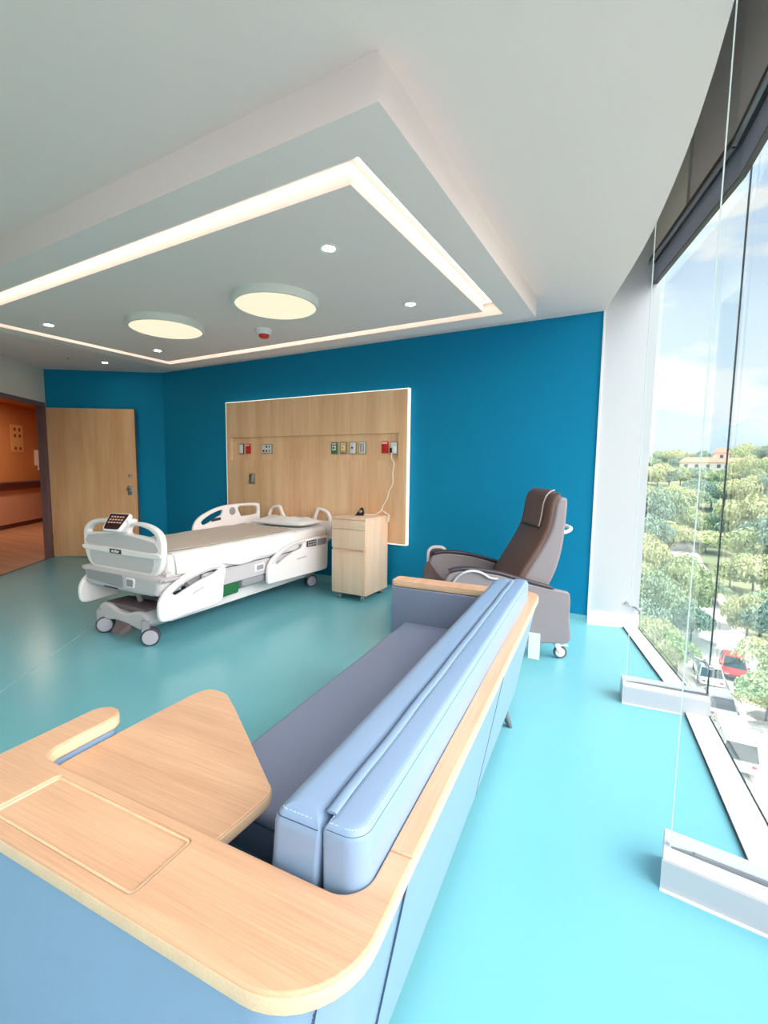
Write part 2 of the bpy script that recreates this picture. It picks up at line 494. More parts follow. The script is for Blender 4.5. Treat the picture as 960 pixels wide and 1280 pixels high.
# glazed bays with glass fins on white curbs
def strip(a, b, o0, o1):
    a, b = Vector(a), Vector(b); t = (b - a).normalized(); n = Vector((-t.y, t.x))    # n points out of the room for bays listed far to near
    if n.x < 0: n = -n
    return [tuple(a + n * o0), tuple(b + n * o0), tuple(b + n * o1), tuple(a + n * o1)]
BAY_LABELS = ['frameless window bay next to the satin wall end, farthest from the camera', 'frameless window bay between the two white floor curbs',
              'frameless window bay nearest the sofa at the right edge', 'frameless window bay beside the camera', 'frameless window bay behind the camera']
SILL_IN = [((-.105, 4.53), (.262, 3.13)), ((.269, 3.10), (.424, 1.74)), ((.43, 1.74), (.44, .30)), ((.44, .30), (.28, -1.13)), ((.28, -1.13), (-.05, -2.49))]
for k in range(5):
    A, B = FIN_OUT[k], FIN_OUT[k + 1]
    w = bpy.data.objects.new('window_%d' % (k + 1), None); COL.objects.link(w)
    structure(w, BAY_LABELS[k], 'window')
    link('pane', prism(strip(A, B, 0, .012), .0, ROOF), 'pane_glass', w, smooth=0)
    si = SILL_IN[k]
    link('sill', prism([si[0], si[1], B, A], 0, .014), 'sill_white', w, smooth=0)
    link('sill_joint', prism([si[0], si[1], (si[1][0] + .003, si[1][1]), (si[0][0] + .003, si[0][1])], 0, .0148), 'joint_dark', w, smooth=0)
    link('glass_gasket', prism(strip(A, B, -.005, 0), 0, .018), 'joint_dark', w, smooth=0)
    mid = .53
    M1 = Vector(A).lerp(Vector(B), mid - .02); M2 = Vector(A).lerp(Vector(B), mid + .02)
    link('spandrel_panel', prism(strip(A, M1, -.08, -.05), 3.13, ROOF), 'spandrel_light' if k == 0 else 'spandrel_grey', w, smooth=0)
    link('spandrel_panel', prism(strip(M2, B, -.08, -.05), 3.13, ROOF), 'spandrel_grey', w, smooth=0)
    link('spandrel_gap', prism(strip(M1, M2, -.06, -.04), 3.13, ROOF), 'transom_dark', w, smooth=0)
    link('transom', prism(strip(A, B, -.095, -.03), 3.09, 3.13), 'transom_dark', w, smooth=0)
    link('transom_trim', prism(strip(A, B, -.10, -.08), 3.075, 3.09), 'steel', w, smooth=0)
    link('reflection_band', prism(strip(A, B, -.05, -.03), 2.93, 3.09), 'reflection_blue', w, smooth=0)  # opaque band standing in for a bluish reflection in the glass
    link('reflection_band_edge', prism(strip(A, B, -.055, -.025), 2.92, 2.93), 'transom_dark', w, smooth=0)  # dark lower edge of the painted reflection
    # the fin, curb and clamps on the near end of the bay
    if k < 4:
        I, O = Vector(FIN_IN[k + 1]), Vector(FIN_OUT[k + 1]); t = (O - I).normalized(); n = Vector((-t.y, t.x))
        I2 = I + t * .012
        link('fin', prism([tuple(I2 - n * .009), tuple(O - t * .008 - n * .009), tuple(O - t * .008 + n * .009), tuple(I2 + n * .009)], .118, ROOF), 'fin_glass', w, smooth=0)
        link('fin_edge', prism([tuple(I + t * .008 - n * .009), tuple(I + t * .012 - n * .009), tuple(I + t * .012 + n * .009), tuple(I + t * .008 + n * .009)], .118, ROOF), 'glass_edge', w, smooth=0)
        link('joint', prism([tuple(O - t * .008 - n * .003), tuple(O + t * .0 - n * .003), tuple(O + t * .0 + n * .003), tuple(O - t * .008 + n * .003)], .1, ROOF), 'joint_dark', w, smooth=0)
        h = .075
        c0 = I - t * .012
        bmc = loft([[(*(c0 - n * h), 0), (*(O + t * .0 - n * h), 0), (*(O + n * h), 0), (*(c0 + n * h), 0)],
                    [(*(c0 - n * h), .107), (*(O - n * h), .100), (*(O + n * h), .112), (*(c0 + n * h), .118)]])
        bmesh.ops.bevel(bmc, geom=[e for e in bmc.edges if abs(e.verts[0].co.z - e.verts[1].co.z) < .03 and e.verts[0].co.z > .05], offset=.003, segments=2, affect='EDGES')
        link('curb', bmc, 'curb_white', w, smooth=30)
        link('curb_slot', prism([tuple(I2 - n * .011), tuple(O - n * .011), tuple(O + n * .011), tuple(I2 + n * .011)], .10, .1120), 'caster_grey_slot', w, smooth=0)
        link('curb_tape', prism([tuple(c0 - n * (h + .012)), tuple(O - n * (h + .012)), tuple(O - n * h), tuple(c0 - n * h)], 0, .004), 'sill_white', w, smooth=0)
    O = Vector(FIN_OUT[k]); t = (O - Vector(FIN_IN[k])).normalized(); n = Vector((-t.y, t.x))
    for zz in ((.30,) if k else (.19,)):
        bmb = tube([(*(O - t * .10), zz + .03), (*(O - t * .05), zz + .005), (*(O - t * .02 - n * .02), zz)], .008, 8)
        tube([(*(O - t * .03 - n * .07), zz - .002), (*(O - t * .025 + n * .02), zz + .002)], .009, 8, bm=bmb)
        tube([(*(O - t * .10 - n * .012), zz + .03), (*(O - t * .10 + n * .012), zz + .03)], .016, 10, bm=bmb)
        tube([(*(O - t * .024 - n * .068), zz), (*(O - t * .002 - n * .068), zz)], .015, 10, bm=bmb)
        link('glass_clamp', bmb, 'steel', w)

# ------------------------------------------------------------------ the ceiling raft with its light cove
RX0, RX1, RY0, RY1 = -5.22, -.8274, 1.3976, 3.8537
SX0, SX1, SY0, SY1 = -5.012, -1.0335, 1.5955, 3.6549
PX0, PX1, PY0, PY1 = -4.895, -1.156, 1.727, 3.540
def rect(x0, x1, y0, y1): return [(x0, y0), (x1, y0), (x1, y1), (x0, y1)]
raft = bpy.data.objects.new('ceiling_raft', None); COL.objects.link(raft)
structure(raft, 'lowered rectangular ceiling raft with a glowing cove around its middle', 'ceiling')
link('outer_frame', plate(rect(RX0, RX1, RY0, RY1), [rect(SX0, SX1, SY0, SY1)], HS, HC), 'raft_paint', raft, smooth=0)
link('centre_panel', box(PX0, PX1, PY0, PY1, HS, HC), 'raft_paint', raft, smooth=0)
link('cove_top', plate(rect(SX0, SX1, SY0, SY1), [rect(PX0, PX1, PY0, PY1)], 2.672, HC), 'cove_paint', raft, smooth=0)
mat('led_warm', (0, 0, 0, 1), .5, emit=(1.0, .84, .70, 1), emit_strength=9.0)
cove = thing('cove_light', 'warm glowing light strip running around the ceiling raft slot', 'light strip', (-3.02, 2.63, 2.664))
def led(x0, x1, y0, y1):
    link('light_strip', box(x0 + 3.02, x1 + 3.02, y0 - 2.63, y1 - 2.63, 0, .008), 'led_warm', cove, smooth=0)
w = .022
led(PX0 - .06, PX1 + .06, PY0 - .06, PY0 - .06 + w)
led(PX0 - .06, PX1 + .06, PY1 + .06 - w, PY1 + .06)
led(PX0 - .06, PX0 - .06 + w, PY0 - .06 + w, PY1 + .06 - w)
led(PX1 + .06 - w, PX1 + .06, PY0 - .06 + w, PY1 + .06 - w)

mat('lamp_rim', srgb(225, 226, 218), .5)
mat('lamp_diffuser', (0, 0, 0, 1), .5, emit=(1.0, .92, .67, 1), emit_strength=1.0)
mat('spot_glow', (0, 0, 0, 1), .5, emit=(1.0, .86, .66, 1), emit_strength=140.0)
mat('plastic_red', srgb(214, 34, 30), .4)
mat('plastic_white', srgb(238, 238, 236), .4)
def round_light(x, y, label):
    t = thing('ceiling_light', label, 'ceiling light', (x, y, HS), 0, 'round ceiling lights')
    link('rim', lathe([(.283, -.055), (.298, -.055), (.303, -.045), (.303, 0), (.25, 0), (.25, -.045), (.283, -.048), (.283, -.055)], 64, caps=False), 'lamp_rim', t)
    link('diffuser', lathe([(0, -.060), (.15, -.059), (.27, -.056), (.283, -.05), (.283, -.046), (0, -.046)], 64), 'lamp_diffuser', t)
round_light(-2.375, 2.60, 'large round ceiling lamp above the bedside cabinet, the right one of two')
round_light(-3.60, 2.60, 'large round ceiling lamp above the bed, the left one of two')
for (x, y, z, lb) in [(-1.577, 2.146, HS, 'small round downlight at the near right corner of the raft panel'),
                   (-1.568, 3.132, HS, 'small round downlight at the far right corner of the raft panel'),
                   (-4.555, 2.154, HS, 'small round downlight at the near left corner of the raft panel'),
                   (-4.526, 3.155, HS, 'small round downlight at the far left corner of the raft panel'),
                   (-6.37, 3.663, HC, 'small round downlight in the ceiling above the open door')]:
    t = thing('downlight', lb, 'downlight', (x, y, z), 0, 'small recessed downlights')
    link('ring', lathe([(.034, -.004), (.050, -.006), (.056, -.002), (.056, 0), (.030, 0)], 32, caps=False), 'lamp_rim', t)
    link('lamp', lathe([(0, -.003), (.034, -.003), (.034, -.001), (0, -.001)], 24), 'spot_glow', t)
t = thing('smoke_detector', 'white smoke detector with red cap between the two round lamps', 'smoke detector', (-2.985, 3.11, HS))
link('base', lathe([(.048, -.045), (.062, -.03), (.066, -.012), (.07, 0), (0, 0)], 32), 'plastic_white', t)
link('cap', lathe([(0, -.075), (.034, -.073), (.042, -.062), (.044, -.045), (0, -.045)], 32), 'plastic_red', t)
t = thing('sprinkler_cover', 'flat round pale cover plate in the ceiling near the doorway', 'cover plate', (-6.52, 3.285, HC))
link('cover', lathe([(.038, -.006), (.042, -.004), (.042, -.0005), (0, -.0005)], 28), 'lamp_rim', t)
link('dark_hub', lathe([(0, -.012), (.012, -.011), (.014, -.006), (0, -.006)], 16), 'steel_dark', t)

# ------------------------------------------------------------------ entrance door and corridor
mat('frame_brown', srgb(124, 96, 96), .45, metal=.2)
mat('corridor_paint', srgb(205, 140, 88), .8)
mat('corridor_low', srgb(214, 166, 140), .8)
mat('handrail_brown', srgb(92, 44, 40), .45)
mat('sign_tan', srgb(226, 178, 122), .5)
mat('sign_print', srgb(120, 62, 44), .6)
door = bpy.data.objects.new('door_1', None); COL.objects.link(door)
structure(door, 'tall oak door standing open against the angled teal wall', 'door')
bm = prism([along(.035, .012), along(DOOR_S0 + .015, .012), along(DOOR_S0 + .015, -T - .01), along(.035, -T - .01)], 0, DOOR_H + .045)
link('jamb', bm, 'frame_brown', door, smooth=0)
bm = prism([along(DOOR_S1 - .015, .012), along(DOOR_S1 + .05, .012), along(DOOR_S1 + .05, -T - .01), along(DOOR_S1 - .015, -T - .01)], 0, DOOR_H + .045)
link('jamb', bm, 'frame_brown', door, smooth=0)
bm = prism([along(DOOR_S0 + .015, .012), along(DOOR_S1 - .015, .012), along(DOOR_S1 - .015, -T - .01), along(DOOR_S0 + .015, -T - .01)], DOOR_H - .012, DOOR_H + .045)
link('lintel', bm, 'frame_brown', door, smooth=0)
bm = prism([along(DOOR_S0 + .015, -.035), along(DOOR_S0 + .03, -.035), along(DOOR_S0 + .03, -.065), along(DOOR_S0 + .015, -.065)], 0, DOOR_H - .012)
link('door_stop', bm, 'frame_brown', door, smooth=0)
link('threshold', prism([along(DOOR_S0, .01), along(DOOR_S1, .01), along(DOOR_S1, -.03), along(DOOR_S0, -.03)], 0, .006), 'steel_dark', door, smooth=0)
ld = Vector((.839, .545)); ln = Vector((.545, -.839)); lo = Vector((-7.615, 3.478))
def leaf_m(s, o, z): q = lo + ld * s + ln * o; return Vector((q.x, q.y, z))
LM = frame_matrix(leaf_m(0, 0, 0), (*ld, 0), (-ln.x, -ln.y, 0))
lf = link('leaf', box(.02, 1.255, 0, .05, .012, 2.188, .003), 'oak_door', door); lf.matrix_world = LM
lk = link('edge_band', box(1.255, 1.259, .004, .046, .012, 2.188), 'frame_brown', door); lk.matrix_world = LM
lh = link('lock', lathe([(.030, 0), (.030, .008), (.026, .014), (.012, .016), (.012, .024), (0, .025)], 24, mat4=Matrix.Translation((1.17, 0, 1.214)) @ Matrix.Rotation(R(90), 4, 'X')), 'steel', door); lh.matrix_world = LM
bm = box(1.125, 1.20, -.016, 0, .93, 1.07, .01)
hd = link('handle', bm, 'steel', door); hd.matrix_world = LM
bm = tube([(1.168, -.016, 1.02), (1.168, -.055, 1.02)], .011, 10); tube([(1.168, -.055, 1.02), (1.15, -.058, 1.02), (1.135, -.058, 1.018)], .010, 10, bm=bm)
box(1.155, 1.185, -.022, -.014, .945, .99, .003, bm=bm)
hd2 = link('lever', bm, 'steel_dark', door); hd2.matrix_world = LM
bm = box(1.256, 1.262, .014, .036, .95, 1.06); box(1.256, 1.262, .014, .036, 1.18, 1.24, bm=bm)
st = link('strike_plate', bm, 'steel', door); st.matrix_world = LM
for zz in (.3, 1.1, 1.9):
    hg = link('hinge', tube([(.008, .0, zz - .05), (.008, .0, zz + .05)], .009, 10), 'steel_dark', door); hg.matrix_world = LM

CW = 2.50
structure(link('floor_corridor', prism([along(-6.5, -.03), along(3, -.03), along(3, -CW - .3), along(-6.5, -CW - .3)], -.2, -.002), 'plank', smooth=0), 'warm wooden plank floor of the corridor outside', 'floor')
cw = structure(link('wall_corridor', prism([along(-6.5, -CW), along(3, -CW), along(3, -CW - .2), along(-6.5, -CW - .2)], 0, 2.75), 'corridor_paint', smooth=0), 'warm tan corridor wall seen through the doorway', 'wall')
link('lower_panel', prism([along(-6.4, -CW + .012), along(2.9, -CW + .012), along(2.9, -CW), along(-6.4, -CW)], .09, .80), 'corridor_low', cw, smooth=0)
structure(link('baseboard_corridor', prism([along(-6.4, -CW + .02), along(2.9, -CW + .02), along(2.9, -CW), along(-6.4, -CW)], 0, .09), 'handrail_brown', smooth=0), 'dark brown skirting along the corridor wall', 'baseboard')
structure(link('ceiling_corridor', prism([along(-6.5, -.03), along(3, -.03), along(3, -CW - .2), along(-6.5, -CW - .2)], 2.62, 2.8), 'corridor_paint', smooth=0), 'ceiling of the corridor outside', 'ceiling')
bm = prism([along(-6.5, .0), along(-6.3, .0), along(-6.3, -CW), along(-6.5, -CW)], 0, 2.75)
structure(link('wall_corridor_end', bm, 'corridor_paint', smooth=0), 'far end wall of the corridor', 'wall')
bm = prism([along(2.8, -T), along(3, -T), along(3, -CW), along(2.8, -CW)], 0, 2.75)
structure(link('wall_corridor_side', bm, 'corridor_paint', smooth=0), 'near end wall of the corridor', 'wall')
bm = prism([along(-6.5, -.0), along(-.04, -.0), along(-.04, -T), along(-6.5, -T)], 0, 2.75)
structure(link('wall_corridor_near', bm, 'corridor_paint', smooth=0), 'corridor wall beside the room entrance', 'wall')
t = thing('handrail', 'dark brown handrail along the corridor wall', 'handrail', (*along(-3.5, -CW + .01), 0))
def corr(s, o, z): p = along(s, -CW + o); q = along(-3.5, -CW + .01); return (p[0] - q[0], p[1] - q[1], z)
def corr_box(s0, s1, o0, o1, z0, z1):
    return loft([[corr(s0, o0, z), corr(s1, o0, z), corr(s1, o1, z), corr(s0, o1, z)] for z in (z0, z1)])
link('rail', corr_box(-6.2, -1.0, .05, .10, .83, .98), 'handrail_brown', t, smooth=0)
link('rail_cap', corr_box(-6.2, -1.0, .045, .11, .955, .985), 'frame_brown', t, smooth=0)
for s in (-5.4, -4.0, -2.6): link('rail_bracket', corr_box(s, s + .08, 0, .05, .86, .93), 'frame_brown', t, smooth=0)
t = thing('corridor_sign', 'tan pictogram board on the corridor wall seen through the doorway', 'sign', (*along(-3.5, -CW + .01), 0))
link('board', corr_box(-4.00, -3.60, .0, .02, 1.62, 2.20), 'sign_tan', t, smooth=0)
for i in range(4):
    for j in range(2):
        z = 2.10 - i * .135; s = -3.93 + j * .17
        if i == 2: continue
        bmq = lathe([(0, 0), (.032, 0), (.04, .004), (0, .005)], 10, mat4=Matrix.Translation(corr(s + .05, .02, z)) @ Vector((DN.x, DN.y, 0)).to_track_quat('Z', 'Y').to_matrix().to_4x4())
        link('pictogram', bmq, 'sign_print', t)
t = thing('wall_dispenser', 'white dispenser on the corridor wall beside the door frame', 'dispenser', (*along(-3.5, -CW + .01), 0))
link('body', corr_box(-4.62, -4.42, 0, .10, 1.32, 1.68), 'plastic_white', t, smooth=0)
link('nozzle', corr_box(-4.58, -4.48, .02, .08, 1.22, 1.32), 'plastic_white', t, smooth=0)
link('window', corr_box(-4.56, -4.51, .10, .104, 1.36, 1.42), 'joint_dark', t, smooth=0)
mat('corridor_lamp', (1, 1, 1, 1), .5, emit=(1.0, .76, .54, 1), emit_strength=22.0)
t = thing('corridor_light', 'warm ceiling lamp panel lighting the corridor', 'ceiling light', (*along(-2.4, -1.3), 2.618))
link('lamp', box(-.35, .35, -.35, .35, -.02, -.005, .01), 'corridor_lamp', t)
link('rim', plate(rect(-.38, .38, -.38, .38), [rect(-.35, .35, -.35, .35)], -.025, 0), 'lamp_rim', t, smooth=0)

# ------------------------------------------------------------------ the sofa (local x runs along its length, local y from its back towards the seat front)
SOFA_ROT = R(94.546)
sofa = thing('sofa', 'long pale blue vinyl sofa with oak rails and an oak side table', 'sofa', (-.335, .714, 0), SOFA_ROT)
ZR = .68
arm_out = rpoly([(0, 0, 0), (-.296, -.004, .165), (-.300, 1.035, .05), (.113, 1.035, .046), (.113, .942, .046), (-.118, .942, .05), (-.122, .045, .10), (0, .045, 0)], 10)
tray = rpoly([(-.272, .398, .012), (-.272, .832, .012), (-.140, .822, .012), (-.143, .397, .012)], 5)
top = link('arm_top', plate(arm_out, [tray], .643, ZR, .004), 'oak_cross', sofa)
link('edge_band', plate(offset_poly(arm_out, -.0012), [offset_poly(arm_out, .003)], .647, .673, .001), 'oak_edge', top)
tp = link('tray', plate(offset_poly(tray, .0008), [], .65, .6735), 'oak_cross', top, smooth=0)
link('tray_lip', plate(offset_poly(tray, .0005), [offset_poly(tray, .006)], .6705, .6772, .001), 'oak_edge', tp)
rail_out = rpoly([(.0015, 0, 0), (2.04, 0, .10), (2.04, .895, .03), (1.905, .895, .03), (1.905, .052, .085), (.0015, .045, 0)], 10)
rl = link('back_rail', plate(rail_out, [], .643, ZR, .004), 'oak_long', sofa)
link('edge_band', plate(offset_poly(rail_out, -.0012), [offset_poly(rail_out, .003)], .647, .673, .001), 'oak_edge', rl)

def slope(x, y, z):
    """lower parts of the back lean in under the rail"""
    k = max(0.0, min(1.0, (.643 - z) / .543))
    w = max(0.0, min(1.0, (.30 - y) / .25)) if y > .05 else 1.0
    return (x, y + .098 * k * w * (1 if y < .12 else .5), z)
def upholstered(outline, zs, inset):
    o = [(0.0 if abs(x) < .014 and y < .06 else x, y) for x, y in offset_poly(outline, inset)]
    return loft([[slope(x, y, z) for x, y in o] for z in zs])
ZS = [.09, .20, .32, .44, .55, .643]
link('arm_panel', upholstered(arm_out, ZS, .009), 'vinyl_blue', sofa, smooth=40)
link('back_panel', upholstered(rail_out, ZS, .009), 'vinyl_blue', sofa, smooth=40)
# stitched seams down the upholstery
sm = tube([slope(-.0005, .0055, z) for z in ZS], .0022, 6)
link('panel_seam', sm, 'seam_dark', sofa)
seam = bmesh.new()
arm_in = offset_poly(arm_out, .0085)
sp_ = min(arm_in, key=lambda p: (p[0] + .262) ** 2 + (p[1] - .04) ** 2)
tube([slope(sp_[0], sp_[1], z) for z in ZS], .0014, 6, bm=seam)
link('panel_seam', tube([slope(1.0, .0085, z) for z in ZS], .0012, 6), 'seam_dark', sofa)
link('panel_seam', seam, 'seam_dark', sofa)
st = bmesh.new()
for dx in (-.007, .007):
    for i in range(70):
        z0 = .635 - i * .0078
        a, b = slope(sp_[0] + dx, sp_[1] - .002 - dx * .3, z0), slope(sp_[0] + dx, sp_[1] - .002 - dx * .3, z0 - .005)
        tube([a, b], .0008, 4, bm=st)
tag(link('stitching', st, 'seam_dark', sofa), kind='stuff')

# back cushions: two long bolsters side by side with a folded flap over the joint
def rrect(x0, x1, y0, y1, rad, d=0.0, n=8):
    """rectangle outline inset by d; rad = radius at (x0,y0), (x1,y0), (x1,y1), (x0,y1)"""
    c = [(x0 + d, y0 + d), (x1 - d, y0 + d), (x1 - d, y1 - d), (x0 + d, y1 - d)]
    return rpoly([(p[0], p[1], max(r_ - d, .0015)) for p, r_ in zip(c, rad)], n)
def cushion(name, R4, rad, z0, z1, bev, matk, lean=0.0):
    rings = []
    prof = [(0, z0 + .01), (0, z0 + .08), (0, (z0 + z1) / 2)]
    for i in range(8):
        a = math.pi / 2 * i / 7
        prof.append((bev * (1 - math.cos(a)), z1 - bev + bev * math.sin(a)))
    for ins, z in prof:
        rings.append([(x, y + lean * (z1 - z), z) for x, y in rrect(*R4, rad, ins)])
    return link(name, loft(rings, caps=True), matk, sofa, smooth=50)
REAR4, REARR = (-.105, 1.90, .0475, .1295), (.075, .07, .008, .008)
FRONT4, FRONTR = (-.105, 1.895, .1305, .2375), (.010, .010, .05, .022)
rc = cushion('back_cushion', REAR4, REARR, .50, .782, .022, 'vinyl_blue_light')
fc = cushion('back_cushion', FRONT4, FRONTR, .36, .776, .034, 'vinyl_blue_light', lean=.09)
def seam_ring(R4, rad, ins, z, lean, ztop, keep):
    pts = [(x, y + lean * (ztop - z), z) for x, y in rrect(*R4, rad, ins)]
    dense = []
    for a, b in zip(pts, pts[1:] + pts[:1]):
        a, b = Vector(a), Vector(b); n = max(1, int((b - a).length / .008))
        for i in range(n): dense.append(a.lerp(b, i / n))
    return [q for q in dense if keep(q)]
def stitched_seam(parent, R4, rad, ins, z, lean, ztop, keep, dz, dins):
    line = seam_ring(R4, rad, ins, z, lean, ztop, keep)
    runs, cur = [], [line[0]]
    for q in line[1:]:
        if (q - cur[-1]).length > .03: runs.append(cur); cur = [q]
        else: cur.append(q)
    runs.append(cur)
    if len(runs) > 1 and (runs[-1][-1] - runs[0][0]).length < .03: runs[0] = runs.pop() + runs[0]
    for r_ in runs:
        if len(r_) > 1: link('seam', tube(r_, .0013, 5), 'seam_dark', parent)
    stb = bmesh.new()
    for (di, dzz) in ((dins, dz), (-.0012, -.011)):
        l2 = seam_ring(R4, rad, ins + di, z + dzz, lean, ztop, keep)
        for i in range(0, len(l2) - 1):
            a, b = l2[i], l2[i + 1]
            if (b - a).length > .012: continue
            tube([a, a.lerp(b, .62)], .0010, 4, bm=stb)
    tag(link('stitching', stb, 'stitch', parent), kind='stuff')
stitched_seam(rc, REAR4, REARR, .0035, .770, 0, .782, lambda q: q.y < .122, .0085, .0065)
stitched_seam(fc, FRONT4, FRONTR, .0055, .759, .09, .776, lambda q: q.x < -.085 and q.y > .14, .0105, .0085)
# folded flap over the joint
fl = bmesh.new()
path = [(-.075 + i * .0658, .131 + .0010 * math.sin(i * 1.1), .7805 + .0008 * math.sin(i * 1.3)) for i in range(30)]
rings = []
for (x_, y_, z_) in path:
    rings.append([(x_, y_ + .0105 * math.cos(a) - .004, z_ + .0032 * math.sin(a)) for a in [2 * math.pi * k / 10 for k in range(10)]])
link('flap', loft(rings), 'vinyl_blue_light', sofa, smooth=60)
fg = tube([(p[0], p[1] + .0075, p[2] + .0012) for p in path], .0012, 5)
link('seam', fg, 'seam_dark', fc)

# seat
def rounded_slab(x0, x1, y0, y1, z0, z1, r):
    o = rpoly([(x0, y0, .03), (x1, y0, .02), (x1, y1, .03), (x0, y1, .04)], 5)
    rings = [[(x, y, z0) for x, y in offset_poly(o, .008)], [(x, y, z0 + .012) for x, y in o]]
    for i in range(7):
        a = math.pi / 2 * i / 6
        rings.append([(x, y, z1 - r + r * math.sin(a)) for x, y in offset_poly(o, r * (1 - math.cos(a)))])
    return loft(rings)
sc_ = link('seat_cushion', rounded_slab(.205, 1.898, .20, .795, .30, .432, .03), 'vinyl_blue_seat', sofa, smooth=50)
link('piping', tube([(x, y, .404) for x, y in rpoly([(.204, .25, .01), (.204, .796, .04), (1.899, .796, .03), (1.899, .25, .01)], 5)], .003, 6), 'seam_dark', sc_)
link('seat_base', box(.24, 1.90, .16, .74, .10, .30, .01), 'vinyl_blue_seat', sofa)
link('base_frame', box(-.12, 1.92, .12, .68, .085, .105, .004), 'gap_dark', sofa)
fa = link('arm_cushion', box(1.888, 1.908, .14, .885, .12, .642, .006), 'vinyl_blue_seat', sofa)
# swing-out side table
flap = spline([(-.121, .905), (-.10, .928), (-.04, .934), (.085, .931), (.22, .925), (.333, .919)], 4, closed=False) + spline([(.36, .913), (.388, .894), (.392, .85), (.384, .814)], 4, closed=False) + [(.338, .743), (.22, .577), (.100, .411)] + spline([(.092, .398), (.073, .388), (.05, .385)], 4, closed=False) + [(-.08, .396), (-.121, .399)]
ft = link('side_table', plate(flap, [], .600, .634, .003), 'oak_cross', sofa)
link('edge_band', plate(offset_poly(flap, -.001), [offset_poly(flap, .003)], .604, .629, .001), 'oak_edge', ft)
link('swing_bracket', box(-.118, .06, .52, .60, .576, .600, .004), 'steel_dark', ft)
# feet
mat('foot_grey', srgb(118, 118, 124), .4, metal=.5)
for (fx, fy, lx, ly) in [(1.715, .135, .0, -.045), (.02, .135, 0, -.045), (-.22, .30, -.02, .0), (-.22, .95, -.02, .02), (1.95, .80, .02, .03), (.55, .70, 0, .03)]:
    b = loft([[(fx + lx + .011 * math.cos(a), fy + ly + .011 * math.sin(a), 0) for a in [2 * math.pi * k / 14 for k in range(14)]],
              [(fx + lx * .9 + .014 * math.cos(a), fy + ly * .9 + .014 * math.sin(a), .006) for a in [2 * math.pi * k / 14 for k in range(14)]],
              [(fx + .026 * math.cos(a), fy + .026 * math.sin(a), .10) for a in [2 * math.pi * k / 14 for k in range(14)]]])
    link('foot', b, 'foot_grey', sofa)
t_ = link('care_tag', box(2.043, 2.046, -.010, .055, .27, .43, .001), 'plastic_white', sofa, smooth=0)

# ------------------------------------------------------------------ headboard wall panel
HBY = 4.397
hb = thing('headboard_panel', 'wide oak veneer headboard panel on the teal wall behind the bed', 'wall panel', (-3.565, HBY, 0))
B0, B1, BT, BB = -4.915 + 3.565, -2.2146 + 3.565, 2.209, .5625
def hbox(x0, x1, z0, z1, y0, y1, bevel=.0): return box(x0, x1, y0, y1, z0, z1, bevel)
r0, r1, rz0, rz1 = -4.845 + 3.565, -2.32 + 3.565, 1.465, 1.757
split = (B0 + B1) / 2 - .22
link('upper_board', hbox(B0, split - .001, rz1, BT, 0, .035), 'oak_panel', hb, smooth=0)
link('upper_board', hbox(split + .001, B1, rz1, BT, 0, .035), 'oak_panel', hb, smooth=0)
link('side_board', hbox(B0, r0, rz0, rz1, 0, .035), 'oak_panel', hb, smooth=0)
link('side_board', hbox(r1, B1, rz0, rz1, 0, .035), 'oak_panel', hb, smooth=0)
link('service_recess', hbox(r0, r1, rz0 - .01, rz1 + .01, .028, .036), 'oak_panel', hb, smooth=0)
link('lower_board', hbox(B0, B1, BB, rz0, 0, .035), 'oak_panel', hb, smooth=0)
mat('edge_white', srgb(250, 246, 232), .5, emit=(1.0, .92, .78, 1), emit_strength=.75)
link('light_edge', hbox(B1, B1 + .012, BB - .01, BT + .01, .003, .05), 'edge_white', hb, smooth=0)
link('light_edge', hbox(B0 - .012, B0, BB - .01, BT + .01, .003, .05), 'edge_white', hb, smooth=0)
link('light_edge', hbox(B0, B1, BT, BT + .010, .003, .05), 'edge_white', hb, smooth=0)
link('light_edge', hbox(B0, B1, BB - .012, BB, .003, .05), 'edge_white', hb, smooth=0)
link('recess_trim', hbox(r0 - .001, r0 + .008, rz0, rz1, -.002, .03), 'birch', hb, smooth=0)
link('backing', hbox(B0 + .08, B1 - .08, BB + .08, BT - .08, .035, .058), 'joint_dark', hb, smooth=0)

mat('plate_white', srgb(232, 232, 228), .4)
mat('plate_grey', srgb(150, 146, 138), .35, metal=.6)
mat('plate_green', srgb(52, 120, 82), .45)
mat('plate_yellow', srgb(226, 178, 44), .45)
mat('plate_violet', srgb(150, 120, 160), .45)
mat('black_plastic', srgb(22, 22, 24), .4)
mat('label_ink', srgb(60, 60, 66), .6)
def wall_plate(name, label, cat, x, z, w, h, face, y=HBY + .028, surround='plate_grey', deep=.012, group=None):
    t = thing(name, label, cat, (x, y, z), 0, group)
    link('cover_plate', box(-w / 2, w / 2, -deep, 0, -h / 2, h / 2, .003), surround, t)
    link('face', box(-w / 2 + .008, w / 2 - .008, -deep - .005, -deep + .001, -h / 2 + .008, h / 2 - .008, .002), face, t)
    return t
t = wall_plate('wall_switch', 'white switch in a dark frame at the left end of the headboard recess', 'switch', -4.665, 1.607, .085, .135, 'plate_white', surround='black_plastic')
link('rocker', box(-.014, .014, -.023, -.016, -.045, .04, .003), 'plate_white', t)
def red_outlet(x, label):
    t = wall_plate('power_outlet', label, 'power outlet', x, 1.607, .082, .128, 'plastic_red', surround='plastic_red', group='red emergency outlets')
    link('label_strip', box(-.033, .033, -.0185, -.016, .038, .054), 'plate_white', t, smooth=0)
    for zz in (.012, -.032):
        s_ = link('socket', box(-.018, .018, -.0195, -.016, zz - .016, zz + .016, .004), 'plastic_red', t)
        for xx in (-.007, .007): link('slot', box(xx - .0015, xx + .0015, -.0205, -.018, zz - .006, zz + .007), 'black_plastic', s_, smooth=0)
red_outlet(-4.540, 'red power outlet beside the dark-framed switch on the headboard')
